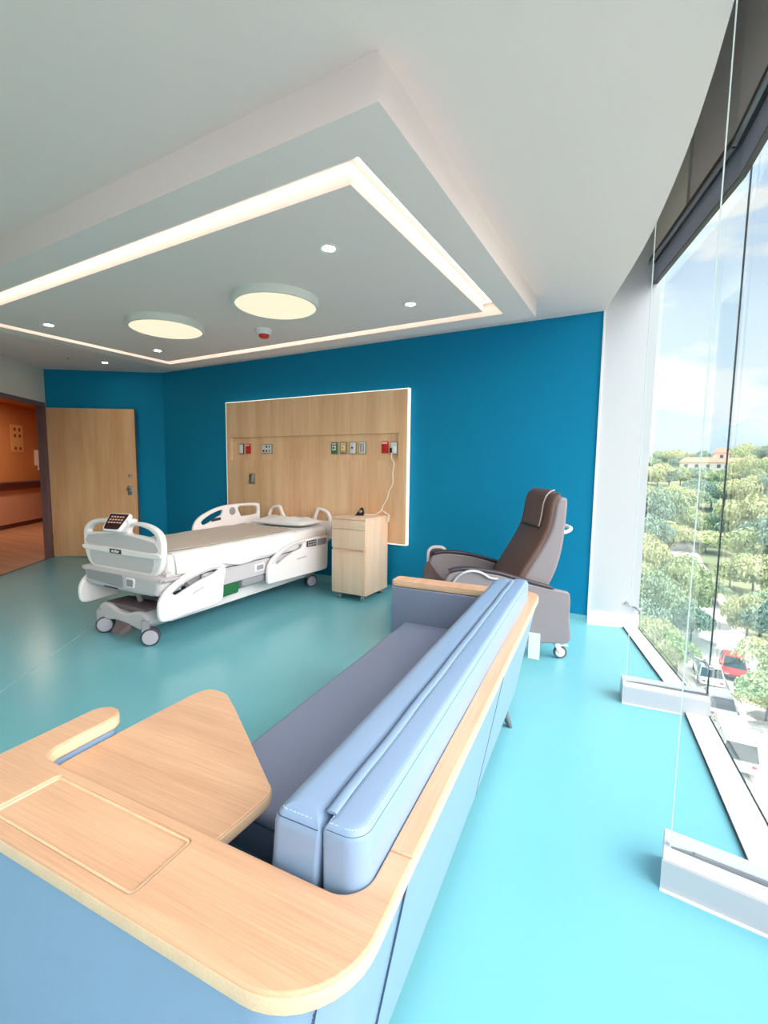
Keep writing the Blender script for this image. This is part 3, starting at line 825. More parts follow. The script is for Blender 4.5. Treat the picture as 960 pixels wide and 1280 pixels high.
red_outlet(-2.492, 'red power outlet beside the plugged-in outlet at the right of the headboard')
t = wall_plate('network_plate', 'wide pale plate with two rows of sockets on the headboard', 'wall plate', -4.212, 1.605, .172, .122, 'plate_white')
for i, xx in enumerate((-.05, .0, .05)):
    for zz in (.026, -.026):
        if (i, zz > 0) == (0, True): continue
        link('socket', box(xx - .011, xx + .011, -.021, -.016, zz - .013, zz + .013, .003), 'black_plastic' if i != 2 else 'plate_grey', t)
def gas(x, face, label, dial=True, foot=None):
    t = wall_plate('gas_outlet', label, 'gas outlet', x, 1.604, .092, .14, face, group='medical gas outlets')
    if dial:
        link('socket_plate', box(-.026, .026, -.022, -.016, -.026, .03, .004), 'plate_white', t)
        link('valve', lathe([(.012, 0), (.012, .008), (.006, .010), (0, .010)], 16, mat4=Matrix.Translation((0, -.022, .002)) @ Matrix.Rotation(R(90), 4, 'X')), face if face != 'plate_white' else 'steel_dark', t)
    else:
        for xx in (-.02, 0, .02): link('slot', box(xx - .004, xx + .004, -.0205, -.016, -.05, .05, .002), 'plate_grey', t)
    link('label_strip', box(-.03, .03, -.0185, -.016, .042, .054), 'plate_white', t, smooth=0)
    if foot: link('foot_strip', box(-.037, .037, -.0185, -.016, -.062, -.046), foot, t, smooth=0)
gas(-3.164, 'plate_green', 'green medical gas outlet, leftmost of the row of four')
gas(-3.038, 'plate_yellow', 'yellow medical gas outlet in the headboard recess', foot='plate_violet')
gas(-2.908, 'plate_white', 'white medical gas outlet between the yellow and the slotted one')
gas(-2.780, 'plate_white', 'white slotted vacuum bracket at the right of the gas row', dial=False)
t = wall_plate('call_outlet', 'white outlet with a white lead plugged in at the right end of the headboard', 'power outlet', -2.380, 1.598, .092, .14, 'plate_white')
link('plug', box(-.036, -.006, -.045, -.016, -.05, .0, .004), 'black_plastic', t)
link('plug', box(-.002, .034, -.05, -.016, -.055, .02, .004), 'plastic_white', t)
t = wall_plate('bed_socket', 'grey steel socket plate low on the left of the headboard', 'power outlet', -4.455, 1.222, .10, .135, 'plate_grey', y=HBY)
link('socket', box(-.022, .03, -.022, -.016, -.045, .045, .004), 'steel', t)

# white lead hanging from the outlet to the bedside cabinet
pts = [(-2.378, 4.37, 1.545), (-2.38, 4.36, 1.49), (-2.345, 4.36, 1.43), (-2.36, 4.36, 1.33), (-2.355, 4.355, 1.22), (-2.395, 4.35, 1.14), (-2.41, 4.34, 1.06), (-2.455, 4.33, .98), (-2.47, 4.31, .925), (-2.53, 4.27, .881), (-2.60, 4.22, .880), (-2.63, 4.20, .880)]
cable = thing('hanging_cable', 'thin white cable hanging from the outlet down to the bedside cabinet', 'cable', (-2.45, 4.33, .88))
off = Vector((2.45, -4.33, -.88))
link('lead', tube([Vector(p) + off for p in spline(pts, 6, closed=False)], .0045, 6), 'plastic_white', cable)
pts = [(-2.47, 4.315, .93), (-2.43, 4.33, .905), (-2.392, 4.34, .875), (-2.385, 4.33, .82), (-2.405, 4.33, .79), (-2.40, 4.345, .84), (-2.39, 4.35, .87), (-2.41, 4.35, .885), (-2.44, 4.34, .89)]
link('loop', tube([Vector(p) + off for p in spline(pts, 6, closed=False)], .0045, 6), 'plastic_white', cable)

# ------------------------------------------------------------------ bedside cabinet
ns = thing('bedside_cabinet', 'pale wooden bedside cabinet on casters beside the hospital bed', 'cabinet', (-2.632, 4.15, 0))
NW, NY0, NY1, NZ0, NZ1 = .207, -.235, .235, .07, .872
link('body', box(-NW, NW, NY0 + .018, NY1, NZ0, NZ1 - .02, .002), 'birch', ns)
link('top', box(-NW - .002, NW + .002, NY0, NY1 + .002, NZ1 - .02, NZ1, .003), 'birch', ns)
for z0, z1 in ((.752, .848), (.550, .748)):
    d_ = link('drawer', box(-NW + .003, NW - .003, NY0, NY0 + .02, z0, z1, .002), 'birch', ns)
d_ = link('door', box(-NW + .003, NW - .003, NY0, NY0 + .02, .078, .523, .002), 'birch', ns)
link('pull_groove', box(-NW + .02, NW - .02, NY0 + .004, NY0 + .018, .523, .550), 'oak_long', ns, smooth=0)
link('pull_lip', box(-NW + .003, NW - .003, NY0 - .006, NY0 + .012, .516, .526, .002), 'birch', d_)
mat('caster_grey', srgb(150, 150, 152), .4)
mat('caster_light', srgb(206, 206, 210), .4)
def small_caster(parent, x, y, rot=0.3, r=.027):
    c = bpy.data.objects.new('caster', bpy.data.meshes.new('caster')); COL.objects.link(c); c.parent = parent; c.location = (x, y, 0); c.rotation_euler = (0, 0, rot)
    b = box(-.018, .018, -.014, .014, .046, .07, .004)
    box(-.013, .013, -.006, .03, .03, .052, .004, bm=b)
    b.to_mesh(c.data); b.free(); c.data.materials.append(MATS['steel'])
    for s_ in (-1, 1):
        wb = lathe([(.010, 0), (r * .8, 0), (r, .004), (r, .012), (r * .8, .015), (0, .016)], 20, mat4=Matrix.Translation((s_ * .004, .014, r)) @ Matrix.Rotation(R(90 * s_), 4, 'Y'))
        link('wheel', wb, 'caster_grey', c)
for x_ in (-.15, .15):
    for y_ in (-.19, .19): small_caster(ns, x_, y_, .4 + x_ * 3 + y_)
t = thing('bedside_device', 'small black wedge-shaped device with a grey dial on the bedside cabinet', 'device', (-2.66, 4.18, .872), R(25))
b = loft([[(-.05, -.03, 0), (.045, -.03, 0), (.045, .035, 0), (-.05, .035, 0)], [(-.035, -.025, .02), (.048, -.028, .03), (.048, .03, .03), (-.035, .03, .02)], [(.002, -.016, .07), (.04, -.02, .075), (.04, .02, .075), (.002, .018, .07)], [(.014, -.008, .085), (.028, -.008, .087), (.028, .008, .087), (.014, .008, .085)]])
bmesh.ops.bevel(b, geom=b.edges[:], offset=.003, segments=2, affect='EDGES')
link('body', b, 'black_plastic', t)
link('dial', lathe([(.017, 0), (.017, .006), (.012, .009), (0, .009)], 20, mat4=Matrix.Translation((.012, -.021, .045)) @ Matrix.Rotation(R(80), 4, 'X')), 'plate_grey', t)

# ------------------------------------------------------------------ reclining chair
rec = thing('recliner_chair', 'dark brown and grey reclining hospital chair on casters behind the sofa', 'chair', (-.417, 3.535, 0), R(213))
mat('rec_brown', srgb(108, 80, 72), .5, bump=.08, bump_scale=350, var=.04)
mat('rec_grey', srgb(138, 130, 134), .55, bump=.08, bump_scale=350, var=.03)
mat('rec_plum', srgb(86, 66, 78), .5)
mat('rec_cap', srgb(64, 54, 62), .45)
mat('rec_pipe', srgb(206, 200, 198), .5)
mat('tube_grey', srgb(190, 190, 196), .35, metal=.5)
XZ = lambda y: frame_matrix((0, y, 0), (1, 0, 0), (0, 0, 1))     # outline (forward, up) -> thickness along -y
side_out = spline([(.0, .135), (.008, .30), (.012, .48), (.06, .512), (.176, .535), (.337, .575), (.565, .638), (.776, .664), (.88, .655), (.93, .61), (.945, .50), (.93, .35), (.90, .22), (.70, .14), (.40, .125), (.15, .122)], 5)
for y0 in (-.0, -.67):
    sp = link('side_panel', plate(side_out, [], 0, .055, .012, mat4=XZ(y0)), 'rec_grey', rec)
    cap = spline([(.15, .530), (.337, .578), (.565, .641), (.776, .668), (.885, .657), (.90, .672), (.78, .690), (.565, .662), (.337, .600), (.16, .550)], 5)
    link('arm_cap', plate(cap, [], -.006, .061, .008, mat4=XZ(y0)), 'rec_cap', rec)
back_front = [(.44, .40), (.375, .52), (.32, .62), (.25, .74), (.188, .85), (.145, .95), (.125, 1.05), (.115, 1.13), (.095, 1.178), (.07, 1.19)]
back_rear = [(.050, 1.19), (.028, 1.168), (.030, 1.05), (.040, .90), (.060, .76), (.10, .62), (.16, .50), (.24, .40)]
prof = spline(back_front, 4, closed=False) + spline(back_rear, 4, closed=False)
link('back_shell', plate(prof, [], 0, .56, .022, mat4=XZ(-.08)), 'rec_grey', rec)
fr = spline(back_front, 4, closed=False)
def shifted(path, d):
    out = []
    for i in range(len(path)):
        a, b = Vector(path[max(i - 1, 0)]), Vector(path[min(i + 1, len(path) - 1)]); t = (b - a).normalized()
        out.append((path[i][0] + t.y * d, path[i][1] - t.x * d))
    return out
cushion_prof = shifted(fr, .034) + shifted(fr, -.02)[::-1]
link('back_cushion', plate(cushion_prof, [], 0, .535, .020, mat4=XZ(-.0925)), 'rec_brown', rec)
hi = [(x, z) for x, z in fr if z > .945]
def fx(z_): return fr[min(range(len(fr)), key=lambda i: abs(fr[i][1] - z_))][0]
hi_out = shifted(hi, .052)
hp = link('head_pillow', plate(hi_out + shifted(hi, .024)[::-1], [], 0, .36, .010, mat4=XZ(-.19)), 'rec_brown', rec)
for yy in (-.188, -.552):
    link('piping', tube([(x, yy, z) for x, z in hi_out], .0045, 6), 'rec_pipe' if yy > -.3 else 'rec_brown', hp)
link('piping', tube([(fx(.95) + .048, y_, .947) for y_ in (-.19, -.37, -.55)], .005, 6), 'rec_cap', hp)
link('seat', box(.30, .93, -.655, -.065, .30, .46, .05, 4), 'rec_brown', rec)
link('seat_box', box(.10, .86, -.66, -.06, .14, .31, .02), 'rec_grey', rec)
foot_prof = spline([(.93, .18), (.985, .22), (1.005, .40), (.985, .56), (.955, .60), (.93, .55), (.94, .40), (.915, .24)], 5)
link('footrest', plate(foot_prof, [], 0, .60, .015, mat4=XZ(-.06)), 'rec_plum', rec)
tray_o = rpoly([(.74, .40, .03), (.955, .40, .03), (.955, .722, .07), (.80, .722, .07), (.74, .60, .04)], 6)
tr_ = link('folding_tray', plate(tray_o, [], 0, .02, .006, mat4=XZ(-.728)), 'rec_pipe', rec)
link('tray_core', plate(offset_poly(tray_o, .022), [], -.002, .0, .0, mat4=XZ(-.728)), 'rec_plum', tr_)
# bent lever rail on the near arm and the push bar behind the back
link('arm_lever', tube(spline([(.90, .012, .50), (.885, .012, .575), (.84, .012, .635), (.76, .012, .668), (.68, .012, .655), (.62, .012, .62), (.56, .012, .61)], 6, closed=False), .010, 8), 'tube_grey', rec)
link('push_bar', tube(spline([(.04, -.10, .93), (.0, -.10, .945), (-.018, -.13, .965), (-.022, -.36, .968), (-.018, -.59, .965), (.0, -.62, .945), (.04, -.62, .93)], 5, closed=False), .014, 10), 'plastic_white', rec)
mat('tyre_grey', srgb(96, 100, 106), .6)
def big_caster(parent, x, y, rot, z_top=.13, r=.048, brake=True):
    c = link('caster', lathe([(.018, 0), (.024, .006), (.024, .022), (.012, .03)], 16, mat4=Matrix.Translation((0, 0, z_top - .03))), 'plastic_white', parent, loc=(x, y, 0), rot=(0, 0, rot))
    for s_ in (-1, 1):
        o = plate(rpoly([(-.02, z_top - .022, .008), (.024, z_top - .022, .008), (.042, r + .004, .012), (.026, r - .014, .012), (.004, r + .02, .01)], 4), [], -.003, .003, .002, mat4=frame_matrix((0, s_ * .019, 0), (1, 0, 0), (0, 0, 1)))
        link('fork', o, 'plastic_white', c)
    link('tyre', lathe([(r - .014, -.014), (r - .004, -.014), (r, -.008), (r, .008), (r - .004, .014), (r - .014, .014)], 28, caps=False, mat4=Matrix.Translation((.03, 0, r)) @ Matrix.Rotation(R(90), 4, 'X')), 'tyre_grey', c)
    link('hub', lathe([(0, -.011), (r - .014, -.013), (r - .014, .013), (0, .011)], 24, mat4=Matrix.Translation((.03, 0, r)) @ Matrix.Rotation(R(90), 4, 'X')), 'plastic_white', c)
    if brake: link('brake_lever', box(-.02, .085, -.014, .014, z_top - .035, z_top - .026, .004), 'plastic_white', c)
big_caster(rec, .085, -.035, R(-190)); big_caster(rec, .085, -.635, R(-160)); big_caster(rec, .80, -.035, R(160), brake=False); big_caster(rec, .80, -.635, R(200), brake=False)

# ------------------------------------------------------------------ hospital bed (local x across, local y from foot to head)
bed = thing('hospital_bed', 'white electric hospital bed with moulded side rails and a foot control screen', 'bed', (-3.58, 2.15, 0), R(1.5))
mat('bed_white', srgb(248, 240, 240), .35, var=.01)
mat('bed_grey', srgb(208, 200, 203), .4)
mat('bed_mid', srgb(158, 156, 160), .45)
mat('bed_plum', srgb(110, 92, 98), .5)
mat('bed_dark', srgb(58, 58, 62), .5)
mat('screen_dark', srgb(46, 16, 14), .15, spec=.6)
mat('screen_mark', srgb(196, 148, 130), .5, emit=(.8, .5, .42, 1), emit_strength=.25)
mat('bag_green', srgb(40, 108, 62), .5)
mat('rubber_dark', srgb(70, 70, 76), .6)
mat('wheel_lilac', srgb(186, 180, 192), .4)

# chassis: foot and head castings, centre beam, casters
def casting(y0, y1, yfront):
    ol = spline([(-.31, .155), (-.325, .20), (-.27, .252), (-.16, .256), (-.06, .222), (.06, .218), (.16, .245), (.27, .245), (.325, .20), (.31, .15), (.22, .105), (.10, .12), (0, .115), (-.10, .135), (-.22, .12)], 4)
    return plate(ol, [], 0, y1 - y0, .02, mat4=frame_matrix((0, y1, 0), (1, 0, 0), (0, 0, 1)))
base = link('base_casting', casting(-.05, .20, -1), 'bed_grey', bed)
link('top_cover', box(-.25, .25, -.02, .18, .225, .268, .012), 'bed_plum', base)
link('pedal', loft([[(-.06, -.05, .09), (.10, -.05, .085), (.10, -.04, .15), (-.06, -.04, .16)], [(-.05, -.11, .065), (.05, -.11, .06), (.05, -.10, .08), (-.05, -.10, .085)]]), 'bed_plum', base)
link('base_casting', casting(1.86, 2.10, 1), 'bed_grey', bed)
link('base_beam', box(-.27, .27, .12, 1.95, .16, .235, .015), 'bed_grey', bed)
link('side_skirt', box(.27, .31, .15, 1.92, .13, .235, .012), 'bed_white', bed)
link('side_skirt', box(-.31, -.27, .15, 1.92, .13, .235, .012), 'bed_white', bed)
def bed_caster(x, y, rot):
    c = link('caster', box(-.03, .03, -.03, .03, .10, .20, .012), 'bed_mid', bed, loc=(x, y, 0), rot=(0, 0, rot))
    r = .069
    for s_ in (-1, 1):
        wb = lathe([(.0, .004), (r - .012, .004), (r - .003, .0075), (r, .012), (r, .030), (r - .004, .035), (r - .010, .0365), (r - .014, .034), (0, .038)], 32, mat4=Matrix.Translation((0, .03, r)) @ Matrix.Rotation(R(90 * s_), 4, 'Y'))
        wobj = link('wheel', wb, 'rubber_dark', c)
        hb_ = lathe([(r - .012, .0325), (r - .013, .038), (r * .5, .041), (0, .042)], 32, mat4=Matrix.Translation((0, .03, r)) @ Matrix.Rotation(R(90 * s_), 4, 'Y'))
        link('hub_cap', hb_, 'wheel_lilac', wobj)
bed_caster(-.29, -.045, R(-42)); bed_caster(.29, -.045, R(-42)); bed_caster(.29, 1.99, R(-25)); bed_caster(-.29, 1.99, R(30))
# lifting legs
for (ya, yb) in ((.16, .52), (1.90, 1.55)):
    for x_ in (-.12, .12):
        b = loft([[(x_ - .03, ya - .05, .22), (x_ + .03, ya - .05, .22), (x_ + .03, ya + .05, .22), (x_ - .03, ya + .05, .22)], [(x_ - .03, yb - .04, .46), (x_ + .03, yb - .04, .46), (x_ + .03, yb + .04, .46), (x_ - .03, yb + .04, .46)]])
        link('lift_leg', b, 'bed_mid', bed, smooth=0)
link('foot_strut', tube([(.02, .10, .28), (.06, .03, .45)], .022, 10), 'bed_mid', bed)
# deck
link('deck_frame', box(-.43, .43, .02, 2.16, .43, .50, .015), 'bed_mid', bed)
for s_ in (-1, 1):
    b = loft([[(s_ * .44, .35, .36), (s_ * .47, .35, .36), (s_ * .47, .35, .50), (s_ * .44, .35, .50)], [(s_ * .44, 1.9, .36), (s_ * .47, 1.9, .36), (s_ * .47, 1.9, .50), (s_ * .44, 1.9, .50)]])
    bmesh.ops.bevel(b, geom=b.edges[:], offset=.008, segments=2, affect='EDGES')
    link('side_beam', b, 'bed_grey', bed)
link('scale_box', box(.465, .485, .93, 1.06, .405, .475, .006), 'bed_white', bed)
link('box_label', box(.4845, .4865, .955, 1.045, .418, .462, .002), 'bed_mid', bed)
link('motor_cover', box(.30, .46, .80, 1.15, .28, .36, .03, 3), 'bed_mid', bed)
link('equipment_bag', box(.20, .44, .48, .78, .24, .36, .03, 3), 'bag_green', bed)
# foot end shell
shell = spline([(-.475, .50), (-.46, .55), (.46, .55), (.475, .50), (.455, .43), (.36, .395), (-.36, .395), (-.455, .43)], 4)
fs = link('foot_shell', plate(shell, [], 0, .16, .03, mat4=frame_matrix((0, .10, 0), (1, 0, 0), (0, 0, 1))), 'bed_grey', bed)
link('shell_panel', plate(rpoly([(-.43, .445, .02), (.05, .42, .02), (.05, .525, .02), (-.44, .525, .02)], 4), [], -.004, .004, .003, mat4=frame_matrix((0, -.06, 0), (1, 0, 0), (0, 0, 1))), 'bed_mid', fs)
link('latch', plate(rpoly([(.09, .435, .012), (.19, .44, .012), (.20, .515, .012), (.09, .515, .012)], 4), [], -.004, .006, .003, mat4=frame_matrix((0, -.06, 0), (1, 0, 0), (0, 0, 1))), 'bed_white', fs)
link('latch_inset', plate(rpoly([(.105, .447, .008), (.18, .45, .008), (.187, .503, .008), (.105, .503, .008)], 4), [], 0, .002, 0, mat4=frame_matrix((0, -.067, 0), (1, 0, 0), (0, 0, 1))), 'bed_mid', fs)
link('marking_strip', box(-.20, -.02, -.0625, -.0605, .404, .414, .0005), 'label_ink', fs, smooth=0)
# footboard
FBM = frame_matrix((0, .012, 0), (1, 0, 0), (0, 0, 1))
half = [(.0, .532), (.22, .533), (.38, .548), (.455, .595), (.492, .68), (.503, .78), (.492, .85), (.45, .90), (.37, .935), (.26, .951), (.15, .950), (.0, .945)]
fb_out = spline(half[:-1] + [half[-1]] + [(-x, z) for x, z in half[-2:0:-1]], 4)
hole = spline([(.115, .915), (.22, .922), (.33, .905), (.41, .868), (.435, .835), (.40, .832), (.26, .848), (.12, .855), (.10, .885)], 4)
hole_l = [(-x, z) for x, z in hole][::-1]
fb = link('footboard', plate(fb_out, [hole, hole_l], 0, .05, .016, res=3, mat4=FBM), 'bed_white', bed)
inset = rpoly([(-.385, .57, .05), (.385, .57, .05), (.425, .69, .03), (-.425, .69, .03)], 5)
link('lower_panel', plate(inset, [], .046, .054, .003, mat4=FBM), 'bed_grey', fb)
upper = spline([(-.43, .735), (0, .735), (.43, .735), (.435, .80), (.38, .815), (.20, .835), (0, .845), (-.20, .835), (-.38, .815), (-.435, .80)], 4)
link('upper_panel', plate(upper, [], .046, .054, .003, mat4=FBM), 'bed_grey', fb)
bar = spline([(-.475, .690), (-.25, .685), (0, .682), (.25, .685), (.475, .690), (.475, .730), (.25, .728), (0, .727), (-.25, .728), (-.475, .730)], 4)
link('bumper_bar', plate(bar, [], .04, .066, .008, mat4=FBM), 'bed_white', fb)
link('logo_plate', plate(rpoly([(-.115, .688, .006), (.035, .688, .006), (.035, .724, .006), (-.115, .724, .006)], 3), [], .064, .068, .001, mat4=FBM), 'bed_dark', fb)
link('logo', text_mesh('stryker', .034, .0008, FBM @ Matrix.Translation((-.04, .707, .069)), bold=True), 'bed_white', fb, smooth=0)
# control screen on its mount
mount = spline([(-.15, .955), (-.10, .90), (-.06, .86), (.06, .86), (.10, .90), (.15, .955), (.10, .975), (-.10, .975)], 4)
mt = link('screen_mount', plate(mount, [], -.01, .075, .015, mat4=FBM), 'bed_white', bed)
SM = Matrix.Translation((.03, -.075, .945)) @ Matrix.Rotation(R(10), 4, 'Z') @ Matrix.Rotation(R(50), 4, 'X')
scr = link('control_screen', plate(rpoly([(-.085, -.085, .03), (.085, -.085, .03), (.105, .075, .012), (-.105, .075, .012)], 4), [], -.016, .016, .006, mat4=SM), 'bed_white', bed)
link('display', plate(rpoly([(-.072, -.074, .02), (.072, -.074, .02), (.094, .066, .008), (-.094, .066, .008)], 4), [], .0155, .0175, .0, mat4=SM), 'screen_dark', scr, smooth=0)
mk = bmesh.new()
for i in range(5):
    for j in range(3):
        xx, zz = -.056 + i * .028, .038 - j * .026
        box(xx - .009, xx + .009, zz - .006, zz + .006, .0176, .0182, bm=mk)
xform(mk, SM)
tag(link('screen_icons', mk, 'screen_mark', scr, smooth=0), kind='stuff')
# headboard of the bed
HBM = frame_matrix((0, 2.21, 0), (1, 0, 0), (0, 0, 1))
hh = [(0, .50), (.30, .50), (.44, .52), (.478, .60), (.482, .74), (.470, .82), (.43, .875), (.36, .905), (.29, .910), (.265, .885), (.235, .82), (.19, .755), (.12, .735), (0, .73)]
h_out = spline(hh[:-1] + [hh[-1]] + [(-x, z) for x, z in hh[-2:0:-1]], 4)
h_hole = spline([(.305, .870), (.36, .868), (.41, .845), (.435, .80), (.438, .765), (.40, .757), (.27, .762), (.262, .775)], 4)
link('bed_headboard', plate(h_out, [h_hole, [(-x, z) for x, z in h_hole][::-1]], 0, .04, .014, res=3, mat4=HBM), 'bed_white', bed)

# side rails: outline in (y along the bed, z), thickness across
def rail_m(x): return frame_matrix((x, 0, 0), (0, 1, 0), (0, 0, 1))      # local z -> +x
def side_rail(x, outline, slit, inset_marks=True, name='side_rail'):
    o = link(name, plate(outline, slit, 0, .04, .014, res=3, mat4=rail_m(x)), 'bed_white', bed)
    return o
foot_rail = spline([(-.075, .235), (-.095, .30), (-.085, .385), (-.03, .455), (.08, .52), (.22, .562), (.38, .572), (.50, .565), (.545, .545), (.548, .49), (.525, .40), (.515, .29), (.49, .245), (.40, .232), (.15, .228), (.0, .222)], 4)
foot_slit = spline([(.03, .435), (.12, .475), (.25, .512), (.38, .530), (.455, .530), (.462, .515), (.40, .495), (.28, .47), (.15, .43), (.06, .405)], 4)
for x_, flip in ((.485, False), (-.525, True)):
    rr = side_rail(x_, foot_rail, [foot_slit])
    xo = .04 if not flip else 0.0
    link('grip_trim', tube([(x_ + xo, y, z) for y, z in spline([(.0, .425), (.10, .487), (.24, .528), (.38, .548), (.49, .545)], 5, closed=False)], .006, 6), 'bed_grey', rr)
    link('recess_mark', plate(rpoly([(.20, .375, .006), (.31, .405, .006), (.31, .42, .006), (.20, .39, .006)], 3), [], 0, .003, .001, mat4=rail_m(x_ + (.039 if not flip else -.002))), 'bed_grey', rr)
    if not flip: link('crank_knob', box(.46, .486, .06, .13, .425, .46, .008), 'bed_mid', rr)
head_rail = spline([(1.075, .265), (1.062, .34), (1.075, .43), (1.14, .505), (1.27, .565), (1.42, .605), (1.60, .622), (1.85, .622), (2.02, .612), (2.055, .58), (2.055, .40), (2.05, .27), (2.02, .235), (1.90, .232), (1.50, .245), (1.20, .255)], 4)
head_slit = spline([(1.18, .465), (1.28, .525), (1.40, .560), (1.52, .580), (1.60, .582), (1.605, .56), (1.58, .535), (1.45, .515), (1.30, .47), (1.21, .435)], 4)
rr = side_rail(.485, head_rail, [head_slit])
link('grip_trim', tube([(.525, y, z) for y, z in spline([(1.12, .455), (1.25, .535), (1.40, .585), (1.56, .604), (1.66, .60)], 5, closed=False)], .006, 6), 'bed_grey', rr)
link('control_pad', plate(rpoly([(1.655, .535, .01), (1.83, .53, .01), (1.83, .60, .008), (1.66, .60, .008)], 4), [], .036, .046, .003, mat4=rail_m(.485)), 'bed_dark', rr)
pb = bmesh.new()
for i in range(4):
    for j in range(2): box(.5305, .5325, 1.678 + i * .038, 1.698 + i * .038, .545 + j * .027, .562 + j * .027, bm=pb)
tag(link('pad_buttons', pb, 'bed_grey', rr, smooth=0), kind='stuff')
link('hand_pad', plate(rpoly([(1.85, .525, .01), (2.02, .525, .01), (2.02, .598, .012), (1.85, .598, .008)], 4), [], .036, .045, .003, mat4=rail_m(.485)), 'bed_mid', rr)
link('recess_mark', plate(rpoly([(1.50, .425, .006), (1.66, .43, .006), (1.66, .448, .006), (1.50, .443, .006)], 3), [], .038, .042, .001, mat4=rail_m(.485)), 'bed_grey', rr)
up = [(y, z + .325) for y, z in head_rail]
up_slit1 = [(y, z + .325) for y, z in spline([(1.17, .462), (1.26, .515), (1.36, .550), (1.44, .568), (1.47, .56), (1.45, .515), (1.40, .495), (1.28, .445), (1.20, .425)], 4)]
up_slit2 = [(y, z + .325) for y, z in spline([(1.70, .585), (1.85, .588), (1.97, .578), (2.01, .555), (2.01, .49), (1.96, .475), (1.76, .475), (1.73, .50)], 4)]
rr = side_rail(-.53, up, [up_slit1, up_slit2])
link('speaker_disc', lathe([(.045, 0), (.045, .006), (.032, .009), (0, .009)], 24, mat4=Matrix.Translation((-.49, 1.60, .87)) @ Matrix.Rotation(R(90), 4, 'Y')), 'bed_mid', rr)
link('control_pad', plate(rpoly([(1.30, .775, .006), (1.43, .785, .006), (1.43, .815, .006), (1.30, .805, .006)], 3), [], .038, .044, .002, mat4=rail_m(-.53)), 'bed_dark', rr)
for x_ in (-.50, .50):
    for y_ in (.25, 1.62):
        sx = -1 if x_ < 0 else 1
        link('rail_arm', loft([[(sx * .43, y_ - .05, .44), (sx * .43, y_ + .05, .44), (sx * .43, y_ + .05, .48), (sx * .43, y_ - .05, .48)], [(sx * .492, y_ - .04, .38), (sx * .492, y_ + .04, .38), (sx * .492, y_ + .04, .44), (sx * .492, y_ - .04, .44)]]), 'bed_mid', bed, smooth=0)
link('drawsheet_clip', box(.465, .49, .0, .05, .545, .58, .006), 'bed_grey', bed)

# mattress with its sheet, draw sheet and pillow: loose things on the bed
mat('sheet_white', srgb(240, 238, 238), .85, bump=.12, bump_scale=16, detail=3)
mat('sheet_beige', srgb(206, 192, 180), .9, bump=.16, bump_scale=14, detail=4, var=.04, var_scale=3)
mat('pillow_white', srgb(240, 240, 241), .85)
def on_bed(name, label, cat):
    return thing(name, label, cat, (-3.58, 2.15, .50), R(1.5))
def wrinkle(x, y): return .004 * math.sin(7 * x + 3 * y) + .003 * math.sin(17 * y - 9 * x) + .002 * math.sin(29 * x + 23 * y)
mtr = on_bed('mattress', 'white mattress in a fitted sheet on the hospital bed', 'mattress')
MX, MY0, MY1, MH = .455, .055, 2.165, .205
rings = []
for (ins, z) in [(.03, 0), (.004, .012), (0, .04), (0, .10), (0, .15), (.004, .175), (.014, .192), (.032, .202), (.06, .205)]:
    rings.append([(x + .002 * math.sin(40 * y), y, z) for x, y in rrect(-MX, MX, MY0, MY1, (.07,) * 4, ins, 8)])
link('core', loft(rings), 'sheet_white', mtr, smooth=60)
# hanging side of the sheet
def cloth_grid(nx, ny, fn):
    bmg = bmesh.new(); V = [[bmg.verts.new(fn(i / nx, j / ny)) for j in range(ny + 1)] for i in range(nx + 1)]
    for i in range(nx):
        for j in range(ny): bmg.faces.new((V[i][j], V[i + 1][j], V[i + 1][j + 1], V[i][j + 1]))
    return bmg
def solid(o, t=.004, sub=0):
    md = o.modifiers.new('thickness', 'SOLIDIFY'); md.thickness = t; md.offset = 0
    if sub: sd = o.modifiers.new('smooth', 'SUBSURF'); sd.levels = sub; sd.render_levels = sub
    return o
def side_drop(u, v):
    y = .10 + 1.46 * v
    hem = .035 + .02 * math.sin(5 * y) + .012 * math.sin(13 * y + 1) + (.05 * (v - .55) / .45 if v > .55 else 0)
    prof = [(.36, MH + .005), (.42, MH + .004), (.452, MH - .014), (.464, MH - .05), (.470, MH - .10), (.476, MH - .14), (.480, hem)]
    k = u * (len(prof) - 1); i = min(int(k), len(prof) - 2); f = k - i
    x = prof[i][0] * (1 - f) + prof[i + 1][0] * f; z = prof[i][1] * (1 - f) + prof[i + 1][1] * f
    d = max(0, u - .4) / .6
    x += d * (.010 * math.sin(11 * y) + .006 * math.sin(27 * y + 2))
    return (x, y, z + (wrinkle(x, y) * .4 if u < .4 else 0))
o = solid(link('sheet_drop', cloth_grid(20, 70, side_drop), 'sheet_white', mtr, smooth=80), .004)
dsh = on_bed('draw_sheet', 'beige flat sheet spread over the white mattress', 'sheet')
def dsheet(u, v):
    x = -.462 + .82 * u; y = .075 + 1.55 * v + .10 * (1 - u) * v
    z = MH + .012 + wrinkle(x, y) * .7
    if x < -.43: z -= (-.43 - x) * 1.2
    return (x, y, z)
solid(link('cloth', cloth_grid(44, 70, dsheet), 'sheet_beige', dsh, smooth=80), .004)
plw = on_bed('pillow', 'thin crumpled white pillow at the head of the bed', 'pillow')
def pil_pt(u, v, s_):
    a, b_ = (u - .5) * 2, (v - .5) * 2
    e = max(0, (1 - abs(a) ** 3.2)) ** .55 * max(0, (1 - abs(b_) ** 3.2)) ** .55
    x = .03 + a * .375 * (1 - .05 * b_ * b_); y = 1.935 + b_ * .20 * (1 - .06 * a * a)
    wr = .010 * math.sin(9 * x + 21 * y) * e + .006 * math.sin(31 * x - 12 * y) * e
    return (x, y, MH + .045 + s_ * (.055 if s_ > 0 else .034) * e + (wr if s_ > 0 else 0))
